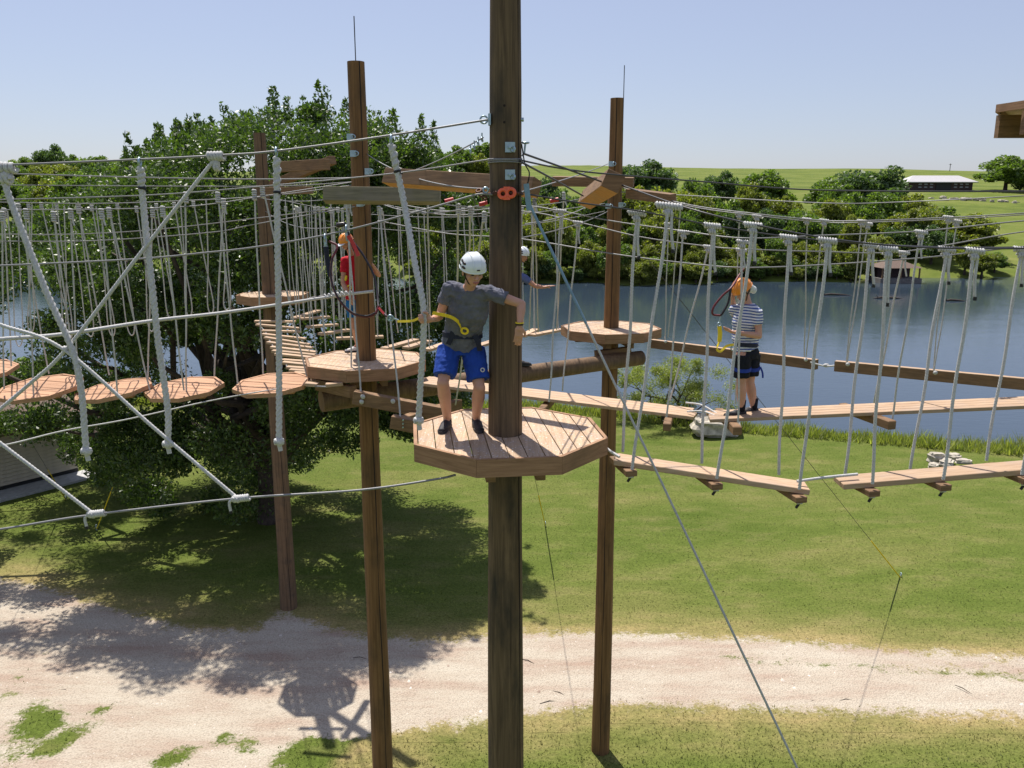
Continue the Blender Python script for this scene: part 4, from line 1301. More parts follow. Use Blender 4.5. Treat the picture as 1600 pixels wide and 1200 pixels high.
# camera-like device and black lead at the right of the pole
p = P(821, 223, AY)
mb = MB(); mb.ell(p, 0.04, 0.03, 0.013); mb.tube([p, p-Vector((0.01, 0, 0.09)), p-Vector((.03, 0, 0.12))], 0.009, 6); hw('lamp_bracket', mb, M['steel'])
mb = MB(); mb.tube(smooth_path([P(815, 225, AY), P(820, 255, AY-.05), P(827, 270, AY-.08), P(824, 288, AY-.05), P(819, 300, AY)]), 0.006, 6); hw('black_lead', mb, M['black'])
for k in range(4):
    p = P(735+k*6, 236-k*6, 8.1); mb = MB(); mb.ring(p, (1, 0.3, 0.4), 0.02, 0.007, 10, 6); mb.tube([p, p+Vector((0, 0, .06))], .007, 5); hw('wire_clamp', mb, M['steel'])
for (uu, vv, Y) in ((702, 313, 7.9), (755, 318, 8.2), (866, 313, 8.1)):
    p = P(uu, vv, Y); mb = MB(); mb.tube([p-Vector((.04, 0, 0.01)), p+Vector((.04, 0, .01))], 0.02, 8); tag(mb.build('cable_clamp', M['red']), ['red clamp on the safety line left of the thick pole', 'red clamp touching the left side of the thick pole', 'red clamp on a cable right of the thick pole'][(uu > 720)+(uu > 800)], 'clamp')
for rt, uu, vv, Y in ((poleB, 547, 214, 12.45), (poleB, 552, 240, 12.45), (poleB, 575, 268, 12.5), (poleB, 562, 318, 12.4), (poleC, 955, 256, 15.45), (poleC, 970, 320, 15.5), (poleC, 950, 322, 15.4)):
    p = P(uu, vv, Y); mb = MB(); mb.box(p, (.045, 0, 0), (0, .02, 0), (0, 0, .045)); mb.ring(p+Vector((.05, -.03, 0)), (0, 1, 0), 0.03, 0.009, 10, 6); mb.build('eye_plate', M['steel'], rt)
# bolts with white washers on the front timber
# ------------------------------------------------------------------ hanging ropes
def coil_knot(p, w, s, cd_, name='knot', parent=None, mat=None):
    """wraps along the cable with a bulb below"""
    mb = MB()
    c = Vector(cd_).normalized()
    p = Vector(p)
    mb.helix(p-c*(w/2), p+c*(w/2), 0.020*s, 0.0125*s, max(3, w/(0.024*s)), 8, 5)
    q = p-Vector((0, 0, 0.055*s))
    mb.helix(q-c*(0.035*s), q+c*(0.035*s), 0.022*s, 0.013*s, 3, 8, 5)
    mb.ell(p-Vector((0, 0, 0.03*s)), 0.035*s, 0.025*s, 0.03*s, nu=8, nv=6)
    return mb.build(name, mat or M['rope'], parent)
def rope_pts(p, q, bow=0.0, n=40, jit=0.0):
    p, q = Vector(p), Vector(q)
    d, a, b = frame(q-p)
    L = (q-p).length
    ph = random.uniform(0, 6)
    return [p.lerp(q, i/n) + a*(bow*math.sin(math.pi*i/n)) + (a*math.sin(ph+5.2*L*i/n)+b*math.cos(ph+3.9*L*i/n))*jit for i in range(n+1)]
def hanger(top, bot, r, label, kind='T', s=1.0, tail=0.25, cd_=(1, -0.1, -0.1), w=0.17, group=None, bow=0.0, twist=True, tip=True):
    mb = MB()
    if twist:
        L = (Vector(top)-Vector(bot)).length
        n = int(L/(r*0.42))
        mb.tube(rope_pts(top, bot, bow, n, 0.006), r, 10, twist=2*math.pi/(r*1.9)/3, lobe=0.13)
    else:
        mb.tube(rope_pts(top, bot, bow, 14, 0.004), r, 6)
    o = mb.build('hanging_rope', M['rope'] if twist else M['cord'])
    tag(o, label, 'rope', group)
    if kind == 'T':
        coil_knot(top, w, s, cd_, parent=o)
    elif kind == 'S':
        mb = MB()
        for j in range(5):
            mb.ring(Vector(top)-Vector((0, 0, 0.015+j*0.028*s)), (0.1*(-1)**j, 0.2, 1), 0.022*s, 0.014*s, 9, 5)
        mb.build('knot', M['rope'], o)
    if tail:
        t0 = Vector(top)-Vector((-0.025*s, 0.01, 0.08*s))
        t1 = t0 + Vector((random.uniform(0.0, 0.03), -0.01, -tail))
        mb = MB(); mb.tube(rope_pts(t0, t1, 0.01, 10, 0.003), r*0.95, 7); mb.build('rope_tail', M['rope'], o)
        if tip:
            mb = MB(); mb.tube([t1+Vector((0, 0, .012)), t1-Vector((0, 0, .022))], r*1.12, 8); mb.build('black_tip', M['black'], o)
    return o
low_grp = None
low = [ # top u,v,Y  bottom u,v,Y  label
    ((995, 333, 8.25), (972, 706, 8.15), 'white rope of the low walkway nearest the right hand pole, rear side'),
    ((1045, 322, 8.0), (988, 734, 7.66), 'white rope with the big double knot tied to the first crossbar of the low walkway'),
    ((1113, 353, 8.35), (1096, 724, 8.15), 'rear white rope ending at the middle of the first low plank'),
    ((1177, 352, 7.78), (1121, 748, 7.57), 'white rope passing in front of the striped shirt to the second low crossbar'),
    ((1232, 371, 8.3), (1217, 742, 8.1), 'rear white rope right of the person in the striped shirt'),
    ((1293, 376, 7.6), (1250, 765, 7.47), 'white rope to the third low crossbar at the end of the first plank'),
    ((1361, 384, 8.3), (1320, 742, 8.1), 'rear white rope at the start of the second low plank'),
    ((1388, 389, 7.6), (1362, 756, 7.45), 'white rope to the front crossbar that starts the second low plank'),
    ((1479, 390, 8.3), (1423, 733, 8.1), 'rear white rope over the middle of the second low plank'),
    ((1523, 392, 7.6), (1473, 749, 7.45), 'white rope to the front crossbar in the middle of the second low plank'),
    ((1597, 390, 8.3), (1541, 720, 8.1), 'rear white rope nearest the right edge of the picture'),
    ((1655, 392, 7.6), (1598, 742, 7.45), 'white rope cut by the right edge of the picture at the last crossbar')]
for i, (a, b, lb) in enumerate(low):
    hanger(P(*a), P(*b), 0.0148, lb, 'T', 1.0 if i != 1 else 1.15, random.uniform(0.2, 0.42), w=0.17 if i != 1 else 0.24)
    # black knot under the plank
    e = P(*b)
# upper walkway and balance beam cords
up = [
    ((877, 330, 11.3), (858, 628, 11.2), 'cord to the crossbar of the upper walkway just right of the thick pole'),
    ((903, 348, 12.0), (879, 611, 12.2), 'cord to the rear of the upper walkway left of the right hand pole'),
    ((1068, 363, 10.5), (1042, 652, 10.3), 'cord to the front crossbar near the gap in the upper walkway'),
    ((1107, 386, 11.1), (1047, 626, 11.2), 'slanting cord to the rear of the walkway near the gap'),
    ((1160, 378, 9.9), (1152.6, 660, 9.8), 'cord hanging straight in front of the person in the striped shirt'),
    ((1158, 391, 10.9), (1150, 632, 11.0), 'cord hidden behind the person in the striped shirt'),
    ((1412, 395, 10.7), (1365, 636, 11.1), 'slanting cord to the rear of the upper walkway at right'),
    ((1439, 363, 9.6), (1393, 659, 9.8), 'cord to the front crossbar of the upper walkway at right')]
for a, b, lb in up:
    hanger(P(*a), P(*b), 0.0115, lb, 'T', 0.95, 0.22 if a[0] not in (1068,) else 0.0, w=0.13, tip=False)
bb = [((1044, 350, 14.3), (1039, 530, 14.7)), ((1064, 319, 13.6), (1044, 527, 14.4)), ((1155, 334, 12.6), (1149, 548, 13.4)), ((1183, 338, 12.4), (1150, 549, 13.2)),
      ((1261, 343, 12.1), (1257, 558, 12.6)), ((1288, 345, 11.9), (1259, 558, 12.4)), ((1347, 346, 11.7), (1322, 566, 12.0)), ((1356, 350, 11.7), (1324, 566, 11.8)),
      ((1482, 340, 11.2), (1458, 579, 11.3)), ((1495, 346, 11.2), (1460, 579, 11.1))]
bl = ['leftmost cord of the dark balance beam', 'second cord of the dark balance beam by the right hand pole', 'balance beam cord behind the striped person, left one', 'balance beam cord behind the striped person, right one',
      'straight cord at the end of the first balance beam', 'slanting cord at the end of the first balance beam', 'left cord at the start of the second balance beam', 'right cord at the start of the second balance beam',
      'left cord over the middle of the second balance beam', 'right cord over the middle of the second balance beam']
for (a, b), lb in zip(bb, bl):
    hanger(P(*a), P(*b), 0.0095, lb, 'T', 0.9, 0.0, w=0.13, twist=False)
for (a, b), lb in zip([((835, 309, 12.5), (827, 516, 16.5)), ((835, 309, 12.5), (841, 519, 16.5)), ((881, 300, 14), (870, 515, 16.5)),
                       ((540, 312, 12.0), (564, 616, 11.4)), ((545, 312, 12.0), (549, 590, 12.0)), ((592, 322, 11.8), (626, 652, 10.6)), ((668, 305, 12), (672, 500, 13)), ((757, 330, 9.5), (712, 632, 11.9)),
                       ((735, 322, 10), (733, 420, 12)), ((716, 318, 10), (714, 520, 12.5))],
                      ['cord over the left end of a swinging plank right of the thick pole', 'cord over the right end of a swinging plank right of the thick pole', 'cord over the swinging plank touching the right platform',
                       'cord from the child helmet side down to the bolted timber', 'cord close to the child pole, left side', 'cord from the greenish timber to the lower bolted timber', 'thin cord left of the man in grey', 'thin cord ending on the slanting timber',
                       'short cord above the helmet of the man in grey', 'cord between child pole and man in grey']):
    hanger(P(*a), P(*b), 0.012, lb, 'S', 0.9, 0.15, twist=False, tip=False)

# left: cords of the stepping discs (front knots are stacked wraps)
DY = 12.2
discs = [((-40, 577), 118, 24), ((62, 604), 118, 26), ((177, 607), 112, 30), ((288, 605), 112, 22), ((425, 598), 112, 20)]
dl = ['stepping disc cut by the left edge of the picture', 'second stepping disc from the left', 'tilted stepping disc, third from the left', 'stepping disc in the middle of the row, fourth from the left', 'stepping disc next to the child platform']
tilt = [(0, 0), (-0.03, 0.10), (0.02, 0.22), (0.0, 0.10), (0, 0.10)]
for k, ((uu, vv), wpx, _) in enumerate(discs):
    c = P(uu, vv, 12.1 if k else 12.9)
    if k == 0: c = P(-40, 577, 12.6)
    w = wpx/1300*12.3
    rt = octo_platform(c.x, c.y, c.z, w, R(8+k*9), dl[k], 8, 0.06, 0.0, 'disc', False, None, R(70), 0.04, cat='stepping disc', name='stepping_disc')
    rt.rotation_euler = (R(5)-tilt[k][0], tilt[k][1]*-0.55, 0)
    q = c - Vector((0, 0, 0.09))
    for s in (-1, 1):
        MB().beam(q+Vector((-w*0.36, s*w*0.2, 0)), q+Vector((w*0.36, s*w*0.2, 0)), 0.09, 0.045).build('crosspiece', M['disc'], rt)
dc = [((6, 325), (18, 572), 12.6), ((3, 330), (6, 608), 11.8), ((40, 326), (53, 618), 11.7), ((28, 318), (76, 584), 12.6), ((110, 326), (122, 610), 11.8), ((83, 330), (120, 600), 12.2),
      ((122, 318), (171, 586), 12.6), ((158, 326), (184, 616), 11.7), ((170, 324), (234, 610), 12.0), ((238, 324), (231, 592), 12.5), ((254, 322), (287, 610), 11.7), ((290, 300), (291, 611), 11.9),
      ((340, 300), (371, 600), 12.0), ((349, 310), (335, 588), 12.5), ((397, 296), (411, 584), 12.2), ((410, 292), (479, 588), 12.2)]
_d = ['disc cut by the left edge', 'second stepping disc from left', 'tilted third stepping disc', 'fourth stepping disc from left', 'stepping disc beside the child platform']
DCL = ['white cord to the right rim of the ' + _d[0], 'white cord to the left end of the ' + _d[1], 'white cord to the front of the ' + _d[1], 'white cord to the rear of the ' + _d[1], 'white cord to the left tip of the ' + _d[2], 'slack white cord between second and third stepping discs',
       'white cord to the rear of the ' + _d[2], 'white cord to the front middle of the ' + _d[2], 'white cord to the left tip of the ' + _d[3], 'white cord to the right tip of the ' + _d[2], 'slanting white cord to the front of the ' + _d[3], 'straight white cord to the front of the ' + _d[3],
       'white cord to the left tip of the ' + _d[4], 'white cord to the right tip of the ' + _d[3], 'white cord to the rear of the ' + _d[4], 'white cord to the right tip of the ' + _d[4]]
for k, (a, b, Y) in enumerate(dc):
    hanger(P(a[0], a[1], Y), P(b[0], b[1], Y), 0.0125, DCL[k], 'S', 1.1, 0.14 if k % 3 == 1 else 0.0, group='cords of the stepping discs', twist=False, tip=False)
lp = [((27, 316), (12, 330), (30, 541)), ((44, 316), (50, 320), (48, 520)), ((64, 316), (82, 318), (106, 529)), ((88, 317), (100, 322), (109, 530)), ((122, 318), (107, 322), (142, 526)),
      ((143, 320), (150, 322), (176, 525)), ((183, 318), (170, 325), (206, 524)), ((213, 322), (220, 322), (237, 518)), ((244, 318), (240, 330), (268, 500)), ((272, 316), (282, 316), (296, 494)),
      ((302, 314), (322, 312), (330, 490)), ((349, 310), (350, 380), (355, 484))]
ORD = ['first', 'second', 'third', 'fourth', 'fifth', 'sixth', 'seventh', 'eighth', 'ninth', 'tenth', 'eleventh', 'twelfth']
for ki, (a, b, c) in enumerate(lp):
    Y = 12.8
    p0, p1, p2 = P(a[0], a[1], Y), P(b[0], b[1], Y), P(c[0], c[1], Y)
    k0, k1 = p0.lerp(p2, 0.9), p1.lerp(p2, 0.9)
    mb = MB(); mb.tube(smooth_path([p0, p0.lerp(p2, 0.5)+Vector((0.03, 0, 0)), k0+Vector((0.06, 0, 0)), p2, k1-Vector((0.05, 0, 0)), p1.lerp(p2, 0.5)-Vector((.01, 0, 0)), p1], 6), 0.0095, 6)
    o = tag(mb.build('rope_loop', M['cord']), 'thin white loop over the stepping discs, ' + ORD[ki] + ' from the left', 'cord', 'hand loops over the stepping discs')
    mb = MB()
    for j in range(4): mb.ring(p0-Vector((0, 0, 0.01+j*0.025)), (0.1, 0, 1), 0.02, 0.012, 8, 5)
    mb.build('knot', M['cord'], o)

# four heavy ropes and their knots
def heavy(pts, label, bottom='ball', r=0.030, top='splice'):
    path = smooth_path(pts, 75 if len(pts) > 4 else 110)
    mb = MB(); mb.tube(path, r*0.92, 12, twist=2*math.pi/(r*1.75)/3, lobe=0.15)
    o = tag(mb.build('heavy_rope', M['rope']), label, 'rope')
    p = path[0]
    if top == 'splice':
        mb = MB(); mb.helix(p, p.lerp(path[30], 1.0)+Vector((0, 0, 0)), r*0.55, r*0.72, 3.0, 10, 6)
        mb.helix(p.lerp(path[30], 0.1)+Vector((.01, 0, 0)), path[36], -r*0.55, r*0.72, 3.0, 10, 6)
        mb.build('eye_splice', M['rope'], o)
        mb = MB(); mb.ring(p+Vector((0, 0, 0.05)), (1, 0.2, 0), 0.035, 0.011, 14, 6); mb.build('shackle', M['steel'], o)
        q = path[38]; mb = MB(); mb.ring(q, (path[39]-path[37]), r*0.8, 0.014, 12, 6); mb.tube([q, q+Vector((0.05, -0.03, -0.02))], 0.009, 5); mb.build('black_tape', M['black'], o)
    else:
        mb = MB(); c = Vector((1, 0, -0.03)); mb.helix(p-c*0.09, p+c*0.09, 0.035, 0.02, 4, 10, 6); mb.ell(p-Vector((0, 0, .07)), .05, .045, .05); mb.helix(p-Vector((0, 0, .10))-c*.05, p-Vector((0, 0, .10))+c*.05, 0.03, 0.02, 2.5, 10, 6)
        mb.build('knot', M['rope'], o)
    e = path[-1]
    mb = MB()
    mb.ell(e, r*1.5, r*1.5, r*1.3)
    for nrm in ((0.5, 0.2, 1), (-0.6, 0.3, 1), (1, 0.2, 0.3), (0, 0.3, 1)):
        mb.ring(e, nrm, r*1.15, r*0.62, 14, 8)
    mb.build('stopper_knot', M['rope'], o)
    mb = MB(); mb.tube([e-Vector((0, 0, .02)), e+Vector((0.01, 0, -0.09))], r*0.75, 8); mb.build('rope_end', M['rope'], o)
    return o
heavy([P(8, 262, 7.6), P(12, 300, 7.6), P(70, 450, 7.5), P(120, 570, 7.42), P(135, 705, 7.35)], 'heavy white rope slanting from the top left corner', top='knot')
heavy([P(219, 262, 7.7), P(225, 330, 7.7), P(238, 450, 7.6), P(248, 540, 7.55), P(262, 640, 7.5), P(262, 694, 7.48)], 'heavy white rope, second from the left')
heavy([P(432, 246, 7.8), P(434, 400, 7.75), P(436, 540, 7.7), P(436, 690, 7.6)], 'heavy white rope hanging straight, third from the left')
h4 = heavy([P(611, 226, 7.9), P(630, 310, 7.85), P(648, 410, 7.6), P(661, 475, 7.47), P(662, 520, 7.47), P(657, 600, 7.52), P(654, 657, 7.55)], 'heavy white rope gripped by the man in grey')
# crossing net ropes
def net(pts, label, r=0.0165):
    path = smooth_path(pts, 110)
    mb = MB(); mb.tube(path, r, 9, twist=2*math.pi/(r*1.9)/3, lobe=0.13)
    return tag(mb.build('net_rope', M['rope']), label, 'rope')
X0 = P(104, 545, 7.46)
n1 = net([P(337, 247, 7.75), P(220, 395, 7.6), X0, P(40, 605, 7.4), P(-60, 690, 7.3)], 'net rope running from the upper cable knot down to the left edge')
mb = MB(); c = Vector((1, 0, 0.02)); p = P(337, 244, 7.75); mb.helix(p-c*0.07, p+c*0.07, 0.032, 0.016, 5, 10, 6); mb.ell(p-Vector((0, 0, .07)), .035, .03, .05); mb.helix(p-Vector((0, 0, .1))-c*.025, p-Vector((0, 0, .1))+c*.025, .022, .014, 2, 10, 6); mb.build('knot', M['rope'], n1)
n2 = net([P(-80, 475, 7.5), P(0, 507, 7.5), X0+Vector((-.02, -.02, 0)), P(240, 668, 7.38), P(368, 776, 7.32)], 'net rope crossing to the knot on the low foot cable')
n3 = net([P(-60, 645, 7.3), P(0, 692, 7.3), P(70, 745, 7.3), P(143, 801, 7.3)], 'short net rope at lower left tied to the foot cable')
mb = MB()
for nrm in ((1, 0.3, 1), (-1, 0.3, 1), (0, 0.3, 1)): mb.ring(X0, nrm, 0.024, 0.013, 12, 6)
mb.build('knot', M['rope'], n2)
for rt, (uu, vv) in ((n3, (147, 803)), (n2, (373, 779))):
    p = P(uu, vv, 7.3); c = Vector((1, 0, 0.12)).normalized()
    mb = MB(); mb.helix(p-c*0.03, p+c*0.10, 0.024, 0.0135, 6, 9, 6); mb.ell(p-c*.03, .045, .035, .038, nu=9, nv=6)
    for nrm in ((1, 0.3, 0.5), (0.3, 0.3, 1)): mb.ring(p-c*.02, nrm, .032, .014, 12, 6)
    mb.tube(smooth_path([p-c*.05, p-c*.09-Vector((0, 0, .03)), p-c*.085-Vector((0, 0, .11))], 6), .0135, 7)
    mb.build('knot', M['rope'], rt)
    mb = MB(); q = p-c*.085-Vector((0, 0, .115)); mb.tube([q, q-Vector((0, 0, .02))], .015, 7); mb.build('black_tip', M['black'], rt)

# ------------------------------------------------------------------ walkways
def board(p, q, w, h, mat, parent, wdir=(0, 1, 0), name='plank'):
    p, q = Vector(p), Vector(q)
    d = (q-p).normalized()
    wv = Vector(wdir); wv = (wv-d*wv.dot(d)).normalized()
    up = d.cross(wv).normalized()
    if up.z < 0: up = -up
    mb = MB(); mb.box((p+q)/2, (q-p)/2, wv*(w/2), up*(h/2))
    o = mb.build(name, mat, parent)
    bv = o.modifiers.new('bevel', 'BEVEL'); bv.width = min(w, h)*0.09; bv.segments = 1
    return o
def walkway(pf0, pf1, n, bw, th, label, wdir, mat='deck_x', gap=0.008, stag=0.04):
    """pf0, pf1: front (camera side) top edge ends; boards go back along wdir"""
    pf0, pf1 = Vector(pf0), Vector(pf1)
    root = empty('plank_walkway', (pf0+pf1)/2, label, 'walkway')
    wd_ = Vector(wdir).normalized()
    d = (pf1-pf0).normalized()
    for i in range(n):
        off = wd_*(bw*(i+0.5)+gap*i) - Vector((0, 0, th/2))
        a, b = pf0+off-d*random.uniform(0, stag), pf1+off+d*random.uniform(0, stag)
        board(a, b, bw, th, M[mat], root, wd_)
    return root
def crossbar(root, p_front, length, w, h, wdir, mat='orange_wood', drop=0.0):
    p = Vector(p_front); wd_ = Vector(wdir).normalized()
    p.z = min(p.z, drop)
    wd_.z = 0
    board(p, p+wd_*length, w, h, M['beam'], root, wd_.cross(Vector((0, 0, 1))), 'crossbar')
# upper walkway, first section: from the child platform to the gap
wdA = Vector((0.42, 1, 0)).normalized()
pf0, pf1 = P(655, 598, 12.2), P(1083, 651, 10.55)
w1 = walkway(pf0, pf1, 4, 0.115, 0.045, 'four plank walkway from the child platform passing behind the thick pole', Vector((0.22, 1, 0)))
for uu, vv, Y in ((846, 643, 11.15), (1042, 666, 10.35)):
    crossbar(w1, P(uu, vv, Y), 0.95, 0.10, 0.10, (0.25, 1, 0.0), drop=pf0.lerp(pf1, (uu-655)/428).z-0.10)
# second section under the striped person
pf0, pf1 = P(1114, 655, 10.1), P(1640, 632, 9.75)
w2 = walkway(pf0, pf1, 4, 0.105, 0.045, 'four plank walkway under the person in the striped shirt', Vector((0.05, 1, 0.0)))
for uu, vv, Y in ((1153, 668, 9.85), (1395, 663, 9.65)):
    crossbar(w2, P(uu, vv, Y), 0.95, 0.11, 0.11, (-0.28 if uu > 1300 else 0.0, 1, 0.0), drop=pf0.lerp(pf1, (uu-1114)/526).z-0.105)
for a, b, lb in (((1072, 629, 10.9), (1120, 646, 10.4), 'rear link rope bridging the gap in the upper walkway'), ((1074, 643, 10.7), (1123, 652, 10.25), 'front link rope bridging the gap in the upper walkway')):
    mid = (P(*a)+P(*b))/2 + Vector((0, 0, 0.04))
    mb = MB(); mb.tube(smooth_path([P(*a), mid, P(*b)], 8), 0.012, 7); tag(mb.build('link_rope', M['rope']), lb, 'rope')
# low walkway: single thick planks
def low_plank(f0, f1, label, bars):
    root = empty('low_plank', (P(*f0)+P(*f1))/2, label, 'walkway')
    a, b = P(*f0), P(*f1)
    board(a+Vector((0, .12, -.03)), b+Vector((0, .12, -.03)), 0.26, 0.055, M['deck_x'], root, (0, 1, 0))
    for uu, vv, Y in bars:
        p = a.lerp(b, (uu-f0[0])/(f1[0]-f0[0])) + Vector((0.0, -0.10, -0.0575-0.032))
        mb = MB(); wv = Vector((-0.22, 1, 0)).normalized()
        board(p, p+wv*0.50, 0.115, 0.06, M['orange_wood'] if False else M['beam'], root, (1, 0.55, 0), 'crossbar')
        mb = MB(); q = p+Vector((0.0, .06, -.05))
        mb.ring(q, (0, 0.4, 1), 0.02, 0.013, 8, 5); mb.build('rope_knot', M['rope'], root)
        mb = MB(); mb.tube([q, q+Vector((-.03, 0, -.05))], 0.013, 6); mb.build('black_tip', M['black'], root)
    return root
low_plank((962, 718, 7.75), (1268, 765, 7.5), 'thick low plank leading right from the nearest platform', [(986, 738, 7.52), (1120, 751, 7.42), (1249, 772, 7.36)])
low_plank((1318, 756, 7.5), (1660, 728, 7.5), 'second thick low plank at the right', [(1362, 758, 7.36), (1473, 753, 7.36), (1600, 745, 7.36)])
for pts, lb in (([(940, 694, 7.95), (952, 704, 7.85), (968, 714, 7.75)], 'short rope joining the nearest platform to the low plank'), ([(1245, 752, 7.6), (1290, 746, 7.6), (1340, 741, 7.6)], 'rope joining the two low planks')):
    mb = MB(); mb.tube(smooth_path([P(*q) for q in pts], 8), 0.015, 8); tag(mb.build('link_rope', M['rope']), lb, 'rope')
# dark balance beams
for (a, b, lb, beads) in (((1018, 537, 14.9), (1276, 570, 12.5), 'dark balance beam from the right hand platform', [(1039, 533, 14.65), (1257, 561, 12.6)]),
                          ((1305, 572, 12.1), (1660, 606, 10.4), 'second dark balance beam at right above the walkway', [(1322, 568, 11.95), (1458, 581, 11.25)])):
    root = empty('balance_beam', (P(*a)+P(*b))/2, lb, 'beam')
    p, q = P(*a), P(*b)
    mb = MB(); mb.beam(p, q, 0.10, 0.145); o = mb.build('timber', M['beam'], root)
    mb = MB(); mb.beam(p+Vector((0, 0, 0.078)), q+Vector((0, 0, 0.078)), 0.098, 0.008); mb.build('pale_top', M['deck_x'], root)  # thin paler strip laid along the top of the beam
    for bd in beads:
        c = P(*bd)-Vector((0, 0.06, 0)); mb = MB(); mb.ell(c, .026, .026, .026); mb.ring(c, (0.5, 1, 0.2), .02, .011, 10, 6); mb.build('stopper_knot', M['rope'], root)
mb = MB(); pts = [P(1266, 566, 12.45), P(1290, 572, 12.3), P(1313, 570, 12.05)]
mb.tube(smooth_path(pts, 6), 0.013, 7); mb.ell(P(1291, 571, 12.3), .05, .03, .03)
tag(mb.build('link_rope', M['rope']), 'knotted rope joining the two dark balance beams', 'rope')
# stepped bridge from the farthest platform
zz = [(380+a/6.667, 430+b/6.667, 380+c/6.667, 430+d/6.667) for a, b, c, d in [
    (120, 480, 545, 485), (135, 515, 585, 555), (195, 580, 600, 590), (200, 615, 650, 665), (225, 650, 690, 725), (250, 700, 720, 760), (290, 750, 760, 805), (305, 790, 750, 835),
    (335, 820, 720, 862), (410, 885, 680, 905), (415, 910, 690, 938), (455, 960, 700, 978), (485, 990, 720, 1005), (530, 1020, 740, 1030), (640, 1065, 775, 1075), (640, 1100, 775, 1105), (650, 1130, 780, 1140), (860, 1145, 1040, 1125)]]
br = empty('slat_bridge', G(450, 540, 8.6), 'hanging bridge of wooden slats stepping down from the farthest platform', 'bridge')
ends = []
for k, (a, b, c, d) in enumerate(zz):
    zl = 8.50 + 0.33*(k/17) - 0.05*math.sin(math.pi*k/17) 
    p, q = G(a, b, zl), G(c, d, zl)
    ym = (p.y+q.y)/2
    p, q = P(a, b, ym+(p.y-ym)*0.3), P(c, d, ym+(q.y-ym)*0.3)
    board(p, q, 0.11, 0.045, M['deck_x'], br, (0, 1, 0.05), 'slat')
    ends.append((p, q))
for s in (0, 1):
    mb = MB(); mb.tube([e[s].lerp(e[1-s], 0.1)-Vector((0, 0, 0.03)) for e in ends], 0.012, 6); mb.build('carrying_cable', M['cable'], br)
# swinging planks, each hung by its cords
sw = [(525, 450, 785, 370), (600, 455, 900, 435), (660, 540, 985, 515), (800, 615, 1105, 570), (970, 660, 1460, 640)]
sw = [(380+a/6.667, 430+b/6.667, 380+c/6.667, 430+d/6.667) for a, b, c, d in sw]
sw += [(600, 545, 650, 531), (634, 544, 670, 533), (667, 547, 702, 535), (700, 548, 740, 538), (740, 543, 775, 532), (775, 536, 806, 524), (816, 525, 837, 515), (831, 524, 878, 515)]
sl_ = ['swinging plank nearest the farthest platform', 'second swinging plank from the farthest platform', 'third swinging plank from the farthest platform', 'fourth swinging plank, left of the child', 'swinging plank passing behind the child pole',
       'swinging plank just right of the child pole', 'swinging plank left of the heavy rope', 'swinging plank behind the gripping hand', 'swinging plank behind the shorts of the man in grey', 'swinging plank hidden behind the man in grey', 'swinging plank hidden behind the thick pole', 'small swinging plank by the hanging hand', 'swinging plank touching the right hand platform']
for k, (a, b, c, d) in enumerate(sw):
    p, q = G(a, b, 8.62), G(c, d, 8.62)
    rt = empty('swinging_plank', (p+q)/2, sl_[k], 'plank')
    if (p-q).length > 2.2: q = P(c, d, p.y+(q.y-p.y)*0.5)
    board(p, q, 0.17, 0.05, M['deck_x'], rt, (q-p).cross(Vector((0, 0, 1))), 'plank')
    for s, e in ((0.12, p), (0.88, q)):
        e = p.lerp(q, s)
        for j in (-1, 1):
            if j == 1 and k > 4: continue
            tp = Vector((e.x+0.05*j*(1 if k % 2 else 2.2), e.y+0.03*j, 11.28))
            mb = MB(); mb.tube(rope_pts(tp, e+Vector((0, 0, .0)), 0.0, 8, 0.005), 0.0105, 5)
            o = tag(mb.build('hanging_rope', M['cord']), ('left' if s < 0.5 else 'right') + (' rear' if j == 1 else '') + ' cord of the ' + sl_[k].replace(',', ''), 'cord', 'cords of the swinging planks')
            if j == -1:
                mb = MB()
                for jj in range(4): mb.ring(tp-Vector((0, 0, 0.01+jj*0.03)), (0.1, 0, 1), 0.026, 0.016, 8, 5)
                mb.build('knot', M['cord'], o)
for k, (uu, v0, u2, v2, Y) in enumerate([(446, 310, 455, 500, 18), (457, 308, 470, 520, 17), (470, 320, 495, 560, 15.5), (486, 308, 492, 480, 19), (492, 320, 510, 560, 15), (517, 318, 524, 590, 14), (520, 325, 530, 500, 16), (598, 330, 622, 520, 13.5), (622, 325, 626, 510, 15)]):
    tp, bt = P(uu, v0, Y), P(u2, v2, Y)
    mb = MB(); mb.tube(rope_pts(tp, bt, 0, 8, .005), 0.0105, 5)
    o = tag(mb.build('hanging_rope', M['cord']), 'thin white cord, ' + ORD[k] + ' from left, around the third heavy rope', 'cord', 'cords of the swinging planks')
# white bolts on the front timber
for uu, vv, Y in ((567, 620, 11.3), (614, 627, 11.25), (565, 628, 11.3)):
    c = P(uu, vv, Y); mb = MB(); mb.ell(c, .028, .02, .028); mb.ring(c, (0.2, 1, 0.1), .024, .012, 10, 6); tag(mb.build('stopper_knot', M['rope']), 'white stopper knot on the bolted timber, ' + ('left' if uu == 567 else 'right' if uu == 614 else 'lowest') + ' one', 'knot')
for j in range(3):
    c = P(630, 656+j*5.5, 10.5); mb = MB(); mb.tube([c, c-Vector((0, .03, 0))], .012, 6); tag(mb.build('bolt', M['steel']), ['top', 'middle', 'bottom'][j] + ' bolt in the end of the lower timber', 'bolt')
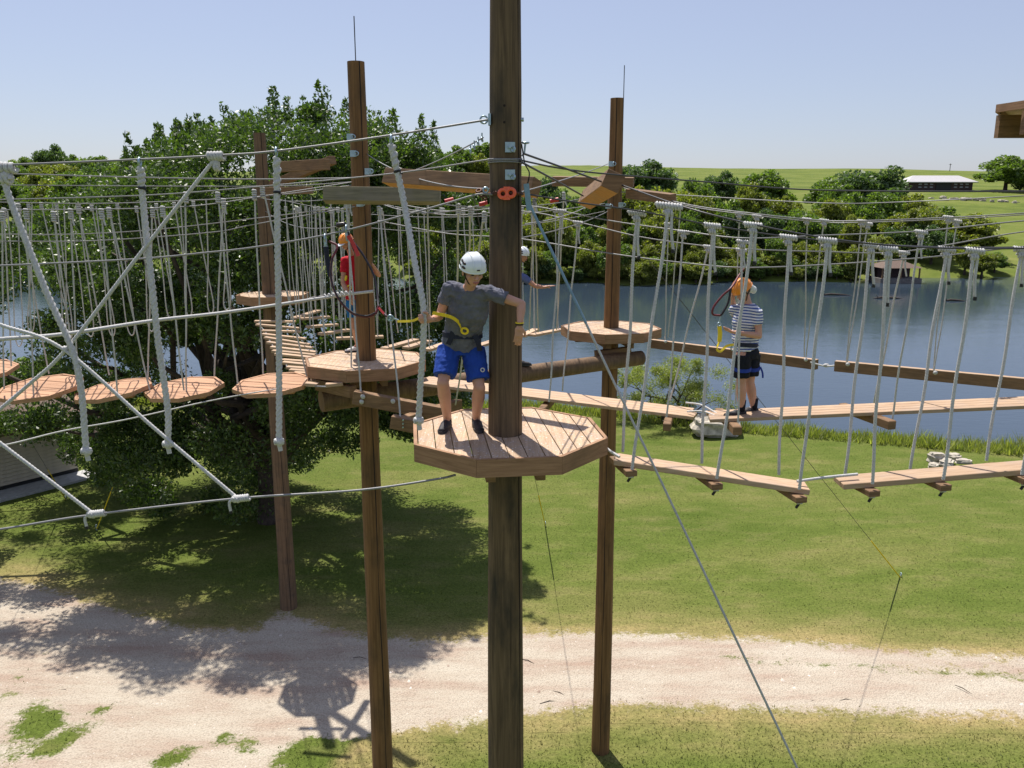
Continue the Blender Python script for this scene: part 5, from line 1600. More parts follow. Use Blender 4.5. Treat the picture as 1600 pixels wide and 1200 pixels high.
# ------------------------------------------------------------------ people
def skinmat(name, c):
    m, t, b = new_mat(name)
    v = coords(t)
    f = noise(t, v, 9, 4)
    t.links.new(ramp(t, f, [(0.3, tuple(x*0.88 for x in c)), (0.7, c)]), b.inputs['Base Color'])
    b.inputs['Roughness'].default_value = 0.5
    b.inputs['Subsurface Weight'].default_value = 0.12
    b.inputs['Subsurface Radius'].default_value = (0.02, 0.008, 0.004)
    return m
def clothmat(name, c, var=0.12, stripes=None, per=0.034):
    m, t, b = new_mat(name)
    v = coords(t)
    f = noise(t, v, 14, 4)
    col = ramp(t, f, [(0.3, tuple(x*(1-var) for x in c)), (0.7, tuple(x*(1+var) for x in c))])
    if stripes:
        sp = t.nodes.new('ShaderNodeSeparateXYZ'); t.links.new(v, sp.inputs[0])
        zz_ = mth(t, 'ADD', mth(t, 'MULTIPLY', sp.outputs['Z'], 1/per), mth(t, 'MULTIPLY', noise(t, v, 3, 2), 0.7))
        w = mth(t, 'FRACT', zz_)
        col = mixc(t, ramp(t, w, [(0.52, (0, 0, 0)), (0.58, (1, 1, 1))]), col, stripes)
    t.links.new(col, b.inputs['Base Color'])
    b.inputs['Roughness'].default_value = 0.85
    b.inputs['Specular IOR Level'].default_value = 0.2
    fb = noise(t, v, 220, 2)
    bump(t, b, fb, 0.15, 0.002)
    return m
M['skin'] = skinmat('skin', (0.56, 0.30, 0.21))
M['skin2'] = skinmat('tanned_skin', (0.50, 0.25, 0.16))
M['hair'] = plain('brown_hair', (0.07, 0.045, 0.03), 0.6)
M['white_hair'] = plain('white_cloth', (0.62, 0.66, 0.66), 0.8)
M['grey_shirt'] = clothmat('grey_blue_tshirt', (0.125, 0.13, 0.165), 0.2)
M['blue_shorts'] = clothmat('bright_blue_shorts', (0.018, 0.06, 0.32), 0.15)
M['red_shirt'] = clothmat('red_tshirt', (0.48, 0.015, 0.03))
M['navy_shirt'] = clothmat('navy_tshirt', (0.10, 0.13, 0.27))
M['stripe_shirt'] = clothmat('white_blue_striped_tshirt', (0.68, 0.70, 0.74), 0.05, (0.06, 0.10, 0.30))
M['black_cloth'] = clothmat('black_cloth', (0.012, 0.014, 0.022))
M['teal_shorts'] = clothmat('teal_blue_shorts', (0.015, 0.13, 0.33))
M['helmet_white'] = plain('white_helmet_plastic', (0.72, 0.77, 0.80), 0.28, var=0.03, coat=0.4)
M['helmet_orange'] = plain('orange_helmet_plastic', (0.80, 0.27, 0.02), 0.32, var=0.05, coat=0.3)
M['shoe'] = plain('black_shoe', (0.018, 0.016, 0.02), 0.7)
M['shoe_white'] = plain('white_shoe', (0.62, 0.6, 0.58), 0.7)
M['sole'] = plain('shoe_sole', (0.03, 0.03, 0.035), 0.8)
M['lips'] = plain('lips', (0.36, 0.12, 0.10), 0.5)
M['eye'] = plain('dark_eye', (0.03, 0.02, 0.018), 0.3)
M['band'] = plain('navy_harness', (0.012, 0.016, 0.04), 0.8)
M['strap_blue'] = plain('blue_harness_strap', (0.01, 0.04, 0.30), 0.8)
M['maroon'] = plain('maroon_bungee_lanyard', (0.12, 0.012, 0.02), 0.5)
M['black_strap'] = plain('black_lanyard', (0.02, 0.015, 0.025), 0.6)

def basis(F, U):
    """columns: side (right of the person seen from behind), forward, up"""
    F = Vector(F).normalized(); U = Vector(U); U = (U-F*U.dot(F)).normalized()
    S = F.cross(U)
    return Matrix(((S.x, F.x, U.x), (S.y, F.y, U.y), (S.z, F.z, U.z)))
def hand(mb, w, d, nrm, s=1.0, curl=0.25, thumb=1, spread=0.1):
    """w wrist, d finger direction, nrm direction the palm faces, thumb sign along side"""
    w, d, nrm = Vector(w), Vector(d).normalized(), Vector(nrm)
    nrm = (nrm-d*nrm.dot(d)).normalized()
    sd_ = d.cross(nrm)*thumb
    k = w + d*0.095*s
    mb.cap(w, w+d*0.03*s, 0.022*s, 0.026*s, sd_, 1.15)
    mb.cap(w+d*0.025*s, k-d*0.008*s, 0.017*s, 0.0155*s, sd_, 2.3)
    for i, (off, ln) in enumerate(((0.030, 0.088), (0.010, 0.096), (-0.010, 0.090), (-0.029, 0.070))):
        p = k + sd_*off*s - d*(0.006 if i == 3 else 0)
        dd = (d + sd_*off*spread*8).normalized()
        c = 0.0
        q = p - dd*0.02*s
        rr = (0.0098, 0.0102, 0.0098, 0.0085)[i]*s
        for j, fr_ in enumerate((0.45, 0.31, 0.24)):
            c += curl*(0.7 + 0.25*j + 0.06*i)
            e = (dd*math.cos(c) + nrm*math.sin(c))
            L = ln*s*fr_ + (0.02*s if j == 0 else 0)
            mb.cap(q, q+e*L, rr*(1-0.07*j), rr*(0.95-0.07*j))
            q = q+e*L
    q = w + d*0.030*s + sd_*0.028*s
    e = (d*0.65 + sd_*0.75 + nrm*(0.3+curl*0.3)).normalized()
    mb.cap(q-sd_*0.01*s, q+e*0.04*s, 0.015*s, 0.0125*s)
    q2 = q+e*0.04*s
    e = (d*0.9 + sd_*0.25 + nrm*(0.35+curl*0.5)).normalized()
    mb.cap(q2, q2+e*0.03*s, 0.0118*s, 0.0105*s)
    e2 = (e + nrm*curl*0.5).normalized()
    mb.cap(q2+e*0.03*s, q2+e*0.03*s+e2*0.022*s, 0.0105*s, 0.009*s)
def head(mb, c, B, s=1.0):
    """skin of the head around centre c, B basis"""
    c = Vector(c)
    def L(x, y, z): return c + B @ Vector((x*s, y*s, z*s))
    mb.ell(L(0, -0.012, 0.03), 0.076*s, 0.095*s, 0.092*s, B, 20, 14)
    mb.ell(L(0, 0.022, -0.032), 0.060*s, 0.068*s, 0.078*s, B, 18, 12)
    mb.ell(L(0, 0.052, -0.093), 0.030*s, 0.026*s, 0.021*s, B)          # chin
    mb.ell(L(0, 0.045, -0.075), 0.046*s, 0.030*s, 0.028*s, B)          # jaw
    for x in (-1, 1):
        mb.ell(L(x*0.043, 0.055, -0.025), 0.024*s, 0.022*s, 0.024*s, B)   # cheek
        mb.ell(L(x*0.032, 0.083, 0.022), 0.026*s, 0.011*s, 0.009*s, B)    # brow
        mb.ell(L(x*0.079, -0.005, -0.012), 0.010*s, 0.020*s, 0.033*s, B)  # ear
        mb.ell(L(x*0.013, 0.098, -0.028), 0.009*s, 0.011*s, 0.009*s, B)   # nostril
    mb.cap(L(0, 0.088, 0.014), L(0, 0.113, -0.022), 0.008*s, 0.0125*s)
    mb.ell(L(0, 0.087, -0.060), 0.024*s, 0.012*s, 0.010*s, B)
def face_parts(root, c, B, s=1.0, brow='hair'):
    c = Vector(c)
    def L(x, y, z): return c + B @ Vector((x*s, y*s, z*s))
    for x in (-1, 1):
        mb = MB(); mb.ell(L(x*0.031, 0.079, 0.002), 0.014*s, 0.009*s, 0.0055*s, B); mb.build('eye', M['eye'], root)
        mb = MB(); mb.cap(L(x*0.015, 0.094, 0.022), L(x*0.048, 0.082, 0.026), 0.005*s, 0.004*s); mb.build('eyebrow', M[brow], root)
    mb = MB(); mb.cap(L(-0.020, 0.094, -0.060), L(0.020, 0.094, -0.060), 0.0055*s, 0.0055*s); mb.ell(L(0, 0.099, -0.062), 0.014*s, 0.006*s, 0.008*s, B); mb.build('mouth', M['lips'], root)
def helmet(root, c, B, s, mat, brim=None, vents=True, strap=True):
    c = Vector(c)
    def L(x, y, z): return c + B @ Vector((x*s, y*s, z*s))
    mb = MB()
    mb.ell(L(0, -0.008, 0.035), 0.108*s, 0.128*s, 0.118*s, B, 36, 18, zmin=-0.06)
    # inside wall gives the shell its thickness
    mb.ell(L(0, -0.008, 0.035), 0.101*s, 0.121*s, 0.111*s, B, 36, 18, zmin=-0.06)
    n = 36
    rim = [L(0.1055*math.cos(2*math.pi*i/n), -0.008+0.1255*math.sin(2*math.pi*i/n), 0.026-0.004*math.cos(4*math.pi*i/n)) for i in range(n+1)]
    mb.tube(rim, 0.0065*s, 8, caps=False)
    for x in (-0.035, 0.035):
        ridge = [L(x, -0.008+0.1275*math.cos(a)*0.955, 0.035+0.1185*math.sin(a)*0.955) for a in [R(12+15.6*i) for i in range(11)]]
        mb.tube(ridge, 0.0065*s, 6)
    hm = mb.build('helmet', mat, root)
    if brim:
        mb = MB()
        pts0 = [L(0.09*math.sin(R(a)), 0.095*math.cos(R(a))*1.1, 0.03) for a in range(-65, 66, 13)]
        pts1 = [L(0.082*math.sin(R(a)), 0.105+0.075*math.cos(R(a)), 0.012) for a in range(-65, 66, 13)]
        k = len(pts0)
        vs = pts0+pts1+[p-B@Vector((0, 0, 0.006*s)) for p in pts0+pts1]
        fs = []
        for i in range(k-1):
            fs += [(i, i+1, k+i+1, k+i), (2*k+i+1, 2*k+i, 3*k+i, 3*k+i+1), (k+i, k+i+1, 3*k+i+1, 3*k+i)]
        mb.add(vs, fs)
        mb.build('brim', brim, hm)
    if vents:
        for x in (-1, 1):
            for (yy, zz_, a_, b_) in ((0.025, 0.085, .026, .013), (-0.02, 0.09, .022, .012), (0.035, 0.053, .028, .012), (-0.03, 0.055, .026, .012)):
                dx = math.sqrt(max(0.0, 1-((yy+0.008)/0.128)**2-((zz_-0.035)/0.118)**2))*0.108
                p = L(x*dx*1.0, yy, zz_)
                nn_ = (B @ Vector((x*dx/0.108**2, (yy+.008)/.128**2, (zz_-.035)/.118**2))).normalized()
                fv = (B @ Vector((0, 1, 0.1))); fv = (fv-nn_*fv.dot(nn_)).normalized()
                Bm = basis(fv, nn_)
                mb = MB(); mb.ell(p, b_*s, a_*s, 0.004*s, Bm, 12, 6); mb.build('vent', M['eye'], hm)
    if strap:
        mb = MB()
        for x in (-1, 1):
            mb.tube([L(x*0.088, 0.015, 0.03), L(x*0.078, 0.018, -0.03), L(x*0.045, 0.045, -0.09), L(0, 0.06, -0.113)], 0.0055*s, 6)
            mb.tube([L(x*0.085, -0.05, 0.02), L(x*0.078, 0.012, -0.035)], 0.005*s, 6)
        mb.build('chin_strap', M['black'], root)
    return hm
def shoe(root, an, toe, s=1.0, mat='shoe', zfloor=None, sole='sole'):
    an, toe = Vector(an), Vector(toe)
    d = (toe-an); d.z = 0; d.normalize()
    zf = zfloor if zfloor is not None else toe.z
    heel = an - d*0.055*s; sd_ = Vector((d.y, -d.x, 0))
    def Q(f, z): return Vector((heel.x, heel.y, zf+z*s)) + d*(f*s)
    mb = MB()
    mb.cap(Q(0.03, 0.045), Q(0.12, 0.05), 0.038*s, 0.040*s, sd_, 0.95)
    mb.cap(Q(0.10, 0.045), Q(0.215, 0.032), 0.038*s, 0.028*s, sd_, 1.3)
    mb.cap(Q(0.235, 0.028), Q(0.245, 0.028), 0.022*s, 0.022*s, sd_, 1.5)
    mb.cap(Q(0.05, 0.05), Q(0.055, 0.105), 0.041*s, 0.038*s)
    sh = mb.remesh('shoe', M[mat], root, 0.008, 3)
    mb = MB()
    pts = []
    for f, w in ((-0.012, 0.014), (0.0, 0.028), (0.04, 0.036), (0.10, 0.034), (0.17, 0.044), (0.225, 0.043), (0.26, 0.028), (0.273, 0.010)):
        pts.append((f, w))
    poly = [Q(f, 0)+sd_*w*s for f, w in pts] + [Q(f, 0)-sd_*w*s for f, w in pts[::-1]]
    mb.prism([(p.x, p.y) for p in poly], zf+0.001, zf+0.024*s)
    mb.build('sole', M[sole], sh)
    mb = MB()
    for k in range(4):
        f = 0.10+0.024*k
        mb.tube([Q(f, 0.083-0.008*k)-sd_*0.016*s, Q(f+0.004, 0.089-0.009*k), Q(f, 0.083-0.008*k)+sd_*0.016*s], 0.0035*s, 5)
    mb.build('lace', M['shoe_white'] if mat == 'shoe' else M['shoe'], sh)
    return sh

def person(name, J, label, s=1.0, skin='skin', shirt='grey_shirt', shorts='blue_shorts', shoes='shoe', hands=None, sleeve=0.52, leg_len=0.80, shirt_hem=0.0, voxel=0.008, F=None, U=None, hem_flare=1.0, fat=1.0, zfloor=None, skip_shoe=(), hs=1.0):
    """J: joint name -> world point"""
    g = {k: Vector(v) for k, v in J.items()}
    root = empty(name, ((g['an0'].x+g['an1'].x)/2, (g['an0'].y+g['an1'].y)/2, (zfloor if zfloor is not None else min(g['toe0'].z, g['toe1'].z))), label, 'person')
    HB = basis(F, U)
    sv = (g['sh1']-g['sh0']).normalized(); hv_ = (g['hip1']-g['hip0']).normalized()
    mb = MB()
    head(mb, g['head'], HB, s*hs)
    mb.cap(g['neck'], g['head']+HB@Vector((0, -0.015, -0.03))*s, 0.054*s, 0.050*s)
    mb.loft([(g['pelvis']-Vector((0, 0, .05))*s, 0.125*s, 0.09*s, hv_), (g['pelvis'], 0.155*s*fat, 0.105*s*fat, hv_), (g['waist'], 0.135*s*fat, 0.095*s*fat, (hv_+sv)), (g['chest'], 0.16*s*fat, 0.11*s*fat, sv), (g['uchest'], 0.165*s, 0.095*s, sv), (g['neck'], 0.06*s, 0.055*s, sv)])
    for i in '01':
        mb.cap(g['uchest'].lerp(g['sh'+i], 0.6), g['sh'+i], 0.065*s, 0.057*s)
        mb.cap(g['sh'+i], g['el'+i], 0.054*s, 0.040*s)
        fm = g['el'+i].lerp(g['wr'+i], 0.3)
        mb.cap(g['el'+i], fm, 0.038*s, 0.043*s)
        mb.cap(fm, g['wr'+i], 0.042*s, 0.026*s)
        mb.cap(g['hip'+i], g['kn'+i], 0.083*s*fat, 0.054*s)
        mb.ell(g['kn'+i]+Vector((0, -0.006, 0)), 0.053*s, 0.053*s, 0.057*s)
        cf = g['kn'+i].lerp(g['an'+i], 0.33) + (g['kn'+i]-g['hip'+i]).normalized().cross(Vector((1, 0, 0)))*0.0
        mb.cap(g['kn'+i], cf, 0.051*s*fat, 0.058*s*fat)
        mb.cap(cf, g['an'+i], 0.057*s*fat, 0.036*s*fat)
        d = g['toe'+i]-g['an'+i]; d.z = 0
        mb.cap(g['an'+i], g['an'+i]+d.normalized()*0.05*s-Vector((0, 0, .03*s)), 0.036*s, 0.03*s)
    if hands:
        for i, h in hands.items():
            hand(mb, g['wr'+i], *h[:2], s=s*1.08, curl=h[2], thumb=h[3])
    body = mb.remesh('body', M[skin], root, voxel, 3)
    face_parts(root, g['head'], HB, s*hs)
    mb = MB()   # hair under the helmet
    mb.ell(g['head']+HB@Vector((0, -0.028, 0.02))*s*hs, 0.083*s*hs, 0.085*s*hs, 0.09*s*hs, HB, 20, 14)
    mb.build('hair', M['hair'], root)
    # shirt: torso with flat hem and short sleeves
    mb = MB()
    hem = g['pelvis'].lerp(g['waist'], 0.25-shirt_hem)
    mb.loft([(hem, 0.168*s*hem_flare*fat, 0.122*s*fat, hv_), (g['waist'], 0.155*s*fat, 0.115*s*fat, hv_+sv), (g['chest'], 0.178*s*fat, 0.127*s*fat, sv), (g['uchest'], 0.182*s, 0.108*s, sv), (g['uchest'].lerp(g['neck'], 0.55), 0.135*s, 0.085*s, sv), (g['neck']-(g['neck']-g['uchest']).normalized()*0.005, 0.074*s, 0.070*s, sv)], 22)
    for i in '01':
        mb.cap(g['uchest'].lerp(g['sh'+i], 0.5), g['sh'+i], 0.078*s, 0.071*s)
        mb.cap(g['sh'+i], g['sh'+i].lerp(g['el'+i], sleeve), 0.069*s, 0.067*s, ends=False)
    mb.remesh('shirt', M[shirt], root, voxel*1.1, 2, 0.032*s, 0.055)
    # shorts
    mb = MB()
    mb.loft([(g['pelvis']-Vector((0, 0, .07))*s, 0.16*s*fat, 0.12*s*fat, hv_), (g['pelvis'], 0.168*s*fat, 0.122*s*fat, hv_), (g['pelvis'].lerp(g['waist'], 0.22), 0.150*s*fat, 0.108*s*fat, hv_)], 22)
    for i in '01':
        mb.cap(g['hip'+i]+Vector((0, 0, .02)), g['hip'+i].lerp(g['kn'+i], leg_len), 0.104*s*fat, 0.108*s*hem_flare, ends=False)
    mb.remesh('shorts', M[shorts], root, voxel*1.1, 2, 0.026*s, 0.07)
    for i in '01':
        if i in skip_shoe: continue
        shoe(root, g['an'+i], g['toe'+i], s*1.12, shoes, zfloor)
    return root, HB, g

# man in grey on the nearest platform -------------------------------------
Z0 = PZ
J = dict(head=P(739, 423, 7.50), neck=P(734, 448, 7.64), uchest=P(734, 460, 7.70), chest=P(731, 483, 7.77), waist=P(724, 515, 7.93), pelvis=P(720, 541, 8.02),
         sh0=P(702, 451, 7.70), el0=P(687, 494, 7.76), wr0=P(675, 499, 7.475),
         sh1=P(764, 457, 7.64), el1=P(815, 475, 7.60), wr1=P(812, 509, 7.52),
         hip0=P(702, 548, 8.0), kn0=P(692, 598, 7.80), an0=G(699, 669, Z0)+Vector((0, 0.02, 0.10)), toe0=G(674, 691, Z0),
         hip1=P(739, 549, 8.02), kn1=P(749, 605, 7.86), an1=G(744, 668, Z0)+Vector((0, 0.02, 0.10)), toe1=G(756, 684, Z0))
man, HB, g = person('person', J, 'man in grey t-shirt, bright blue shorts and white helmet leaning on the thick pole', 0.99,
    hands={'0': (Vector((-0.95, -0.18, 0.12)), Vector((-0.1, -1.0, 0.0)), 1.15, 1), '1': (Vector((-0.1, 0.02, -1)), Vector((-0.25, 1.0, 0)), 0.28, 1)},
    F=(0.34, -0.80, -0.36), U=(0.10, -0.30, 0.9), zfloor=Z0, leg_len=0.80, shirt_hem=0.1, voxel=0.0065, hem_flare=1.04, hs=1.13, fat=1.15)
hm = helmet(man, g['head'], HB, 1.09, M['helmet_white'])
# small dark mark on the front of the helmet, at its size and place
mk = g['head'] + HB @ Vector((0.0, 0.130, 0.068))
fv = (HB @ Vector((0, 1, 0.35))).normalized()
mb = MB()
sdv = HB @ Vector((1, 0, 0)); upv = fv.cross(sdv).normalized()
for k in range(3): mb.box(mk+sdv*(0.010*(k-1))+fv*0.002, sdv*0.004, upv*0.005, fv*0.003)
mb.build('dark_print', M['eye'], hm)
# harness: waist band, leg loops, yellow ring and strap
wv = (g['sh1']-g['sh0']).normalized()
def band(c, sv_, w, dp, ht, mat, root, name='harness_band', tilt=0.0):
    c = Vector(c); sv_ = Vector(sv_).normalized(); fv_ = Vector((0, 0, 1)).cross(sv_).normalized()
    n = 32; vs, fs = [], []
    for i in range(n):
        t = 2*math.pi*i/n
        for dz, o in ((-ht/2, 0), (ht/2, 0), (ht/2, .008), (-ht/2, .008)):
            vs.append(c + sv_*((w+o)*math.cos(t)) + fv_*((dp+o)*math.sin(t)) + Vector((0, 0, dz+tilt*math.cos(t))))
    for i in range(n):
        j = (i+1) % n
        for k in range(4):
            k2 = (k+1) % 4
            fs.append((i*4+k, j*4+k, j*4+k2, i*4+k2))
    mb = MB(); mb.add(vs, fs, False); return mb.build(name, mat, root)
def ribbon(pts, w, th, mat, name, root, wd=(0, 0, 1)):
    pts = smooth_path(pts, 8); n = len(pts); vs, fs = [], []
    wd = Vector(wd)
    for i, p in enumerate(pts):
        t = (pts[min(i+1, n-1)]-pts[max(i-1, 0)]).normalized()
        a = (wd-t*wd.dot(t)).normalized(); b = t.cross(a)
        vs += [p-a*w/2-b*th/2, p+a*w/2-b*th/2, p+a*w/2+b*th/2, p-a*w/2+b*th/2]
    for i in range(n-1):
        for k in range(4):
            k2 = (k+1) % 4
            fs.append((i*4+k, i*4+k2, (i+1)*4+k2, (i+1)*4+k))
    fs += [(3, 2, 1, 0), tuple((n-1)*4+k for k in range(4))]
    mb = MB(); mb.add(vs, fs); return mb.build(name, mat, root) if root is not None else mb.build(name, mat)
wc = g['pelvis'].lerp(g['waist'], 0.72)
band(wc, (g['hip1']-g['hip0']), 0.186, 0.142, 0.05, M['band'], man)
rc = P(726, 517, 7.72)
mb = MB(); mb.ring(rc, (0.15, 1, 0.35), 0.030, 0.011, 20, 8); mb.build('yellow_ring', M['yellow'], man)
ribbon([P(742, 524, 7.79), P(747, 535, 7.80), P(750, 548, 7.84)], 0.05, 0.008, M['band'], 'harness_strap', man, (1, 0, 0.1))
ribbon([P(708, 518, 7.80), P(704, 530, 7.82), P(700, 538, 7.84)], 0.05, 0.008, M['band'], 'harness_strap', man, (1, 0, 0.1))
ys = ribbon([P(722, 513, 7.73), P(716, 503, 7.68), P(706, 496, 7.62), P(692, 492, 7.56), P(676, 489, 7.48)], 0.030, 0.004, M['yellow'], 'yellow_strap', None, (0.4, 0.2, 1))
tag(ys, 'yellow webbing strap from the harness of the man in grey to his hand', 'strap')
ribbon([P(655, 497, 7.44), P(645, 501, 7.46), P(634, 502, 7.5), P(621, 502, 7.55)], 0.022, 0.005, M['yellow'], 'strap_end', ys, (0.2, 0.3, 1))
band(g['wr1']+Vector((0, 0, 0.012)), (1, 0, 0), 0.029, 0.027, 0.014, M['eye'], man, 'bracelet')
band(g['wr1']+Vector((0, 0, 0.028)), (1, 0, 0), 0.031, 0.029, 0.010, M['yellow'], man, 'bracelet')
# round white logo with a star hole on the shorts
lc = P(754, 578, 7.825)
mb = MB(); mb.ring(lc, (0.1, -1, 0.1), 0.017, 0.0055, 20, 6); mb.build('round_logo', M['shoe_white'], man)
ribbon([P(739, 468, 7.625), P(739, 474, 7.635), P(738, 481, 7.65)], 0.004, 0.004, M['cord'], 'neck_cord', man, (1, 0, 0))
for x in (-.5, .5): pass

# lanyard: snap, red webbing, big bungee loop, hooks on the safety line
ly = P(610, 497, 7.6)
loop = [P(604, 494, 7.6), P(592, 480, 7.7), P(590, 462, 7.8), P(584, 430, 7.9), P(567, 398, 7.95), P(552, 378, 7.98), P(543, 362, 7.98)]
mb = MB(); mb.tube(smooth_path(loop, 8), 0.011, 8)
lan = tag(mb.build('lanyard', M['black_strap']), 'long bungee lanyard looping from the safety line to the man in grey', 'lanyard')
loop2 = [P(592, 478, 7.68), P(586, 490, 7.65), P(572, 495, 7.65), P(552, 490, 7.7), P(535, 475, 7.75), P(523, 455, 7.8), P(517, 432, 7.85), P(519, 405, 7.88), P(527, 385, 7.95), P(514, 377, 7.98)]
mb = MB(); mb.tube(smooth_path(loop2, 8), 0.0115, 8); mb.build('bungee_loop', M['maroon'], lan)
mb = MB(); mb.tube(smooth_path([q+Vector((0.004, -0.02, 0.012)) for q in loop2[1:8]], 8), 0.0065, 6); mb.build('bungee_trim', M['black_strap'], lan)
ribbon([P(544, 368, 7.94), P(552, 382, 7.94), P(560, 400, 7.93)], 0.035, 0.008, M['red'], 'red_webbing', lan, (1, 0, 0.3))
ribbon([P(592, 481, 7.66), P(600, 490, 7.62), P(606, 495, 7.6)], 0.02, 0.006, M['red'], 'red_webbing', lan, (1, 0, 0.3))
mb = MB(); mb.ring(ly, (0.1, 1, 0.2), 0.028, 0.008, 14, 6); mb.tube([ly+Vector((.02, 0, 0)), ly+Vector((.075, 0, -.02))], 0.008, 6); mb.ell(ly, .014, .014, .02); mb.build('snap_hook', M['steel'], lan)
for (uu, vv), nm in (((541, 358), 'hook'), ((508, 372), 'hook')):
    q = P(uu, vv, 7.98); mb = MB(); mb.ring(q, (1, 0.1, 0), 0.035, 0.009, 16, 7); mb.cap(q-Vector((0, 0, .03)), q-Vector((-.005, 0, .10)), .016, .014); mb.build(nm, M['steel'], lan)
q = P(509, 385, 7.98); mb = MB(); mb.tube(smooth_path([q, P(512, 410, 8), P(516, 432, 8.0)], 6), 0.024, 8); mb.build('hook_cover', M['band'], lan)
q = P(532, 352, 8.0); mb = MB(); mb.cap(q-Vector((.02, 0, 0)), q+Vector((.03, 0, .01)), .026, .022); mb.build('pulley', M['eye'], lan)

# child in red on the second platform -------------------------------------
zb = 9.03
fx = G(553, 549, zb)
J = dict(head=P(541, 379, 12.75), neck=P(549, 398, 12.85), uchest=P(552, 406, 12.88), chest=P(553, 424, 12.9), waist=P(553, 450, 12.9), pelvis=P(555, 472, 12.9),
         sh0=P(538, 407, 12.80), el0=P(536, 443, 12.72), wr0=P(546, 461, 12.55),
         sh1=P(570, 408, 12.95), el1=P(592, 430, 12.85), wr1=P(583, 415, 12.6),
         hip0=P(549, 477, 12.88), kn0=P(554, 513, 12.9), an0=Vector((fx.x+0.06, fx.y+0.0, zb+0.10)), toe0=Vector((fx.x-0.12, fx.y-0.10, zb)),
         hip1=P(562, 478, 12.95), kn1=P(566, 513, 12.98), an1=Vector((fx.x+0.22, fx.y+0.08, zb+0.10)), toe1=Vector((fx.x+0.12, fx.y-0.12, zb)))
kid, HB2, g2 = person('person', J, 'child in red t-shirt and orange helmet peering round the left reddish pole', 0.88, skin='skin2', shirt='red_shirt', shorts='teal_shorts', shoes='shoe_white',
    hands={'0': (Vector((0.35, -0.3, -0.6)), Vector((0.3, -0.1, -1)), 0.5, 1), '1': (Vector((-0.5, -0.3, 0.3)), Vector((0, 1, 0)), 0.5, 1)}, F=(-0.62, -0.70, -0.35), U=(0, 0, 1), zfloor=zb, leg_len=0.5, voxel=0.011)
helmet(kid, g2['head'], HB2, 0.92, M['helmet_orange'], brim=M['helmet_white'], vents=False)
mb = MB(); mb.ring(P(546, 449, 12.66), (0, 1, 0.3), .03, .011, 14, 6); mb.build('yellow_ring', M['yellow'], kid)
band(g2['pelvis'].lerp(g2['waist'], 0.6), (g2['hip1']-g2['hip0']), 0.15, 0.115, 0.045, M['band'], kid)
mb = MB(); mb.cap(P(540, 437, 12.72), P(541, 432, 12.72), .02, .018); mb.build('shirt_print', M['yellow'], kid)

# person behind the thick pole walking on the log --------------------------
tlog = 0.655
def onlog(u):
    f = (u-502)/(1002-502)
    for _ in range(3):
        p = lg0.lerp(lg1, f)
        uu_ = 800 + FPX*p.x/(p.y*math.cos(PITCH)+(CAMZ-p.z)*math.sin(PITCH))
        f += (u-uu_)/500
    return lg0.lerp(lg1, f)
lp1, lp0 = onlog(812), onlog(786)
zl = lp1.z+0.152
def K(u, v, dy=0.0): return P(u, v, lp1.y+dy)
J = dict(head=K(816, 399, 0), neck=K(806, 420, 0), uchest=K(804, 430, 0), chest=K(801, 448), waist=K(797, 475), pelvis=K(794, 497),
         sh0=K(790, 436, 0.12), el0=K(787, 458, 0.16), wr0=K(793, 478, 0.05), sh1=K(819, 434, -0.1), el1=K(836, 447, -0.12), wr1=K(850, 449, -0.16),
         hip0=K(789, 503, 0.05), kn0=K(786, 530, 0.0), an0=Vector((lp0.x, lp0.y, lp0.z+0.26)), toe0=Vector((lp0.x+0.2, lp0.y, zl)),
         hip1=K(799, 503, -0.05), kn1=K(806, 528, -0.05), an1=Vector((lp1.x-0.02, lp1.y-0.02, zl+0.10)), toe1=Vector((lp1.x+0.2, lp1.y+0.0, zl)))
p3, HB3, g3 = person('person', J, 'person in navy t-shirt and white helmet half hidden behind the thick pole, arm stretched out', 0.93, skin='skin2', shirt='navy_shirt', shorts='black_cloth', shoes='shoe',
    hands={'1': (Vector((1, -0.1, 0.25)), Vector((0.1, -0.2, -1)), 0.12, 1), '0': (Vector((0.1, -0.1, -1)), Vector((1, 0, 0)), 0.3, -1)}, F=(0.80, -0.50, -0.25), U=(0, 0, 1), zfloor=zl, leg_len=0.6, voxel=0.011)
helmet(p3, g3['head'], HB3, 0.95, M['helmet_white'])
mb = MB(); mb.cap(g3['an1']-Vector((0, 0, .01)), g3['an1']+Vector((0, 0, .05)), .043, .043); mb.build('sock', M['shoe_white'], p3)

# person in the striped shirt ---------------------------------------------
YM = 10.32
def Q4(u, v, dy=0.0): return P(u, v, YM+dy)
ft0, ft1 = P(1158, 651, YM-0.05), P(1177, 648, YM+0.08)
zf = ft0.z
J = dict(head=Q4(1161, 455, 0), neck=Q4(1168, 474, 0.0), uchest=Q4(1169, 484), chest=Q4(1166, 503), waist=Q4(1165, 528), pelvis=Q4(1168, 551),
         sh0=Q4(1148, 484, 0.12), el0=Q4(1147, 492, 0.28), wr0=Q4(1145, 464, 0.1), sh1=Q4(1183, 489, -0.14), el1=Q4(1186, 525, -0.20), wr1=Q4(1153, 520, -0.30),
         hip0=Q4(1160, 556, -0.08), kn0=Q4(1158, 601, -0.08), an0=ft0+Vector((0.0, 0, .10)), toe0=ft0+Vector((-0.22, -0.03, 0)),
         hip1=Q4(1174, 556, 0.08), kn1=Q4(1172, 598, 0.06), an1=ft1+Vector((0, 0, .10)), toe1=ft1+Vector((-0.22, -0.02, 0)))
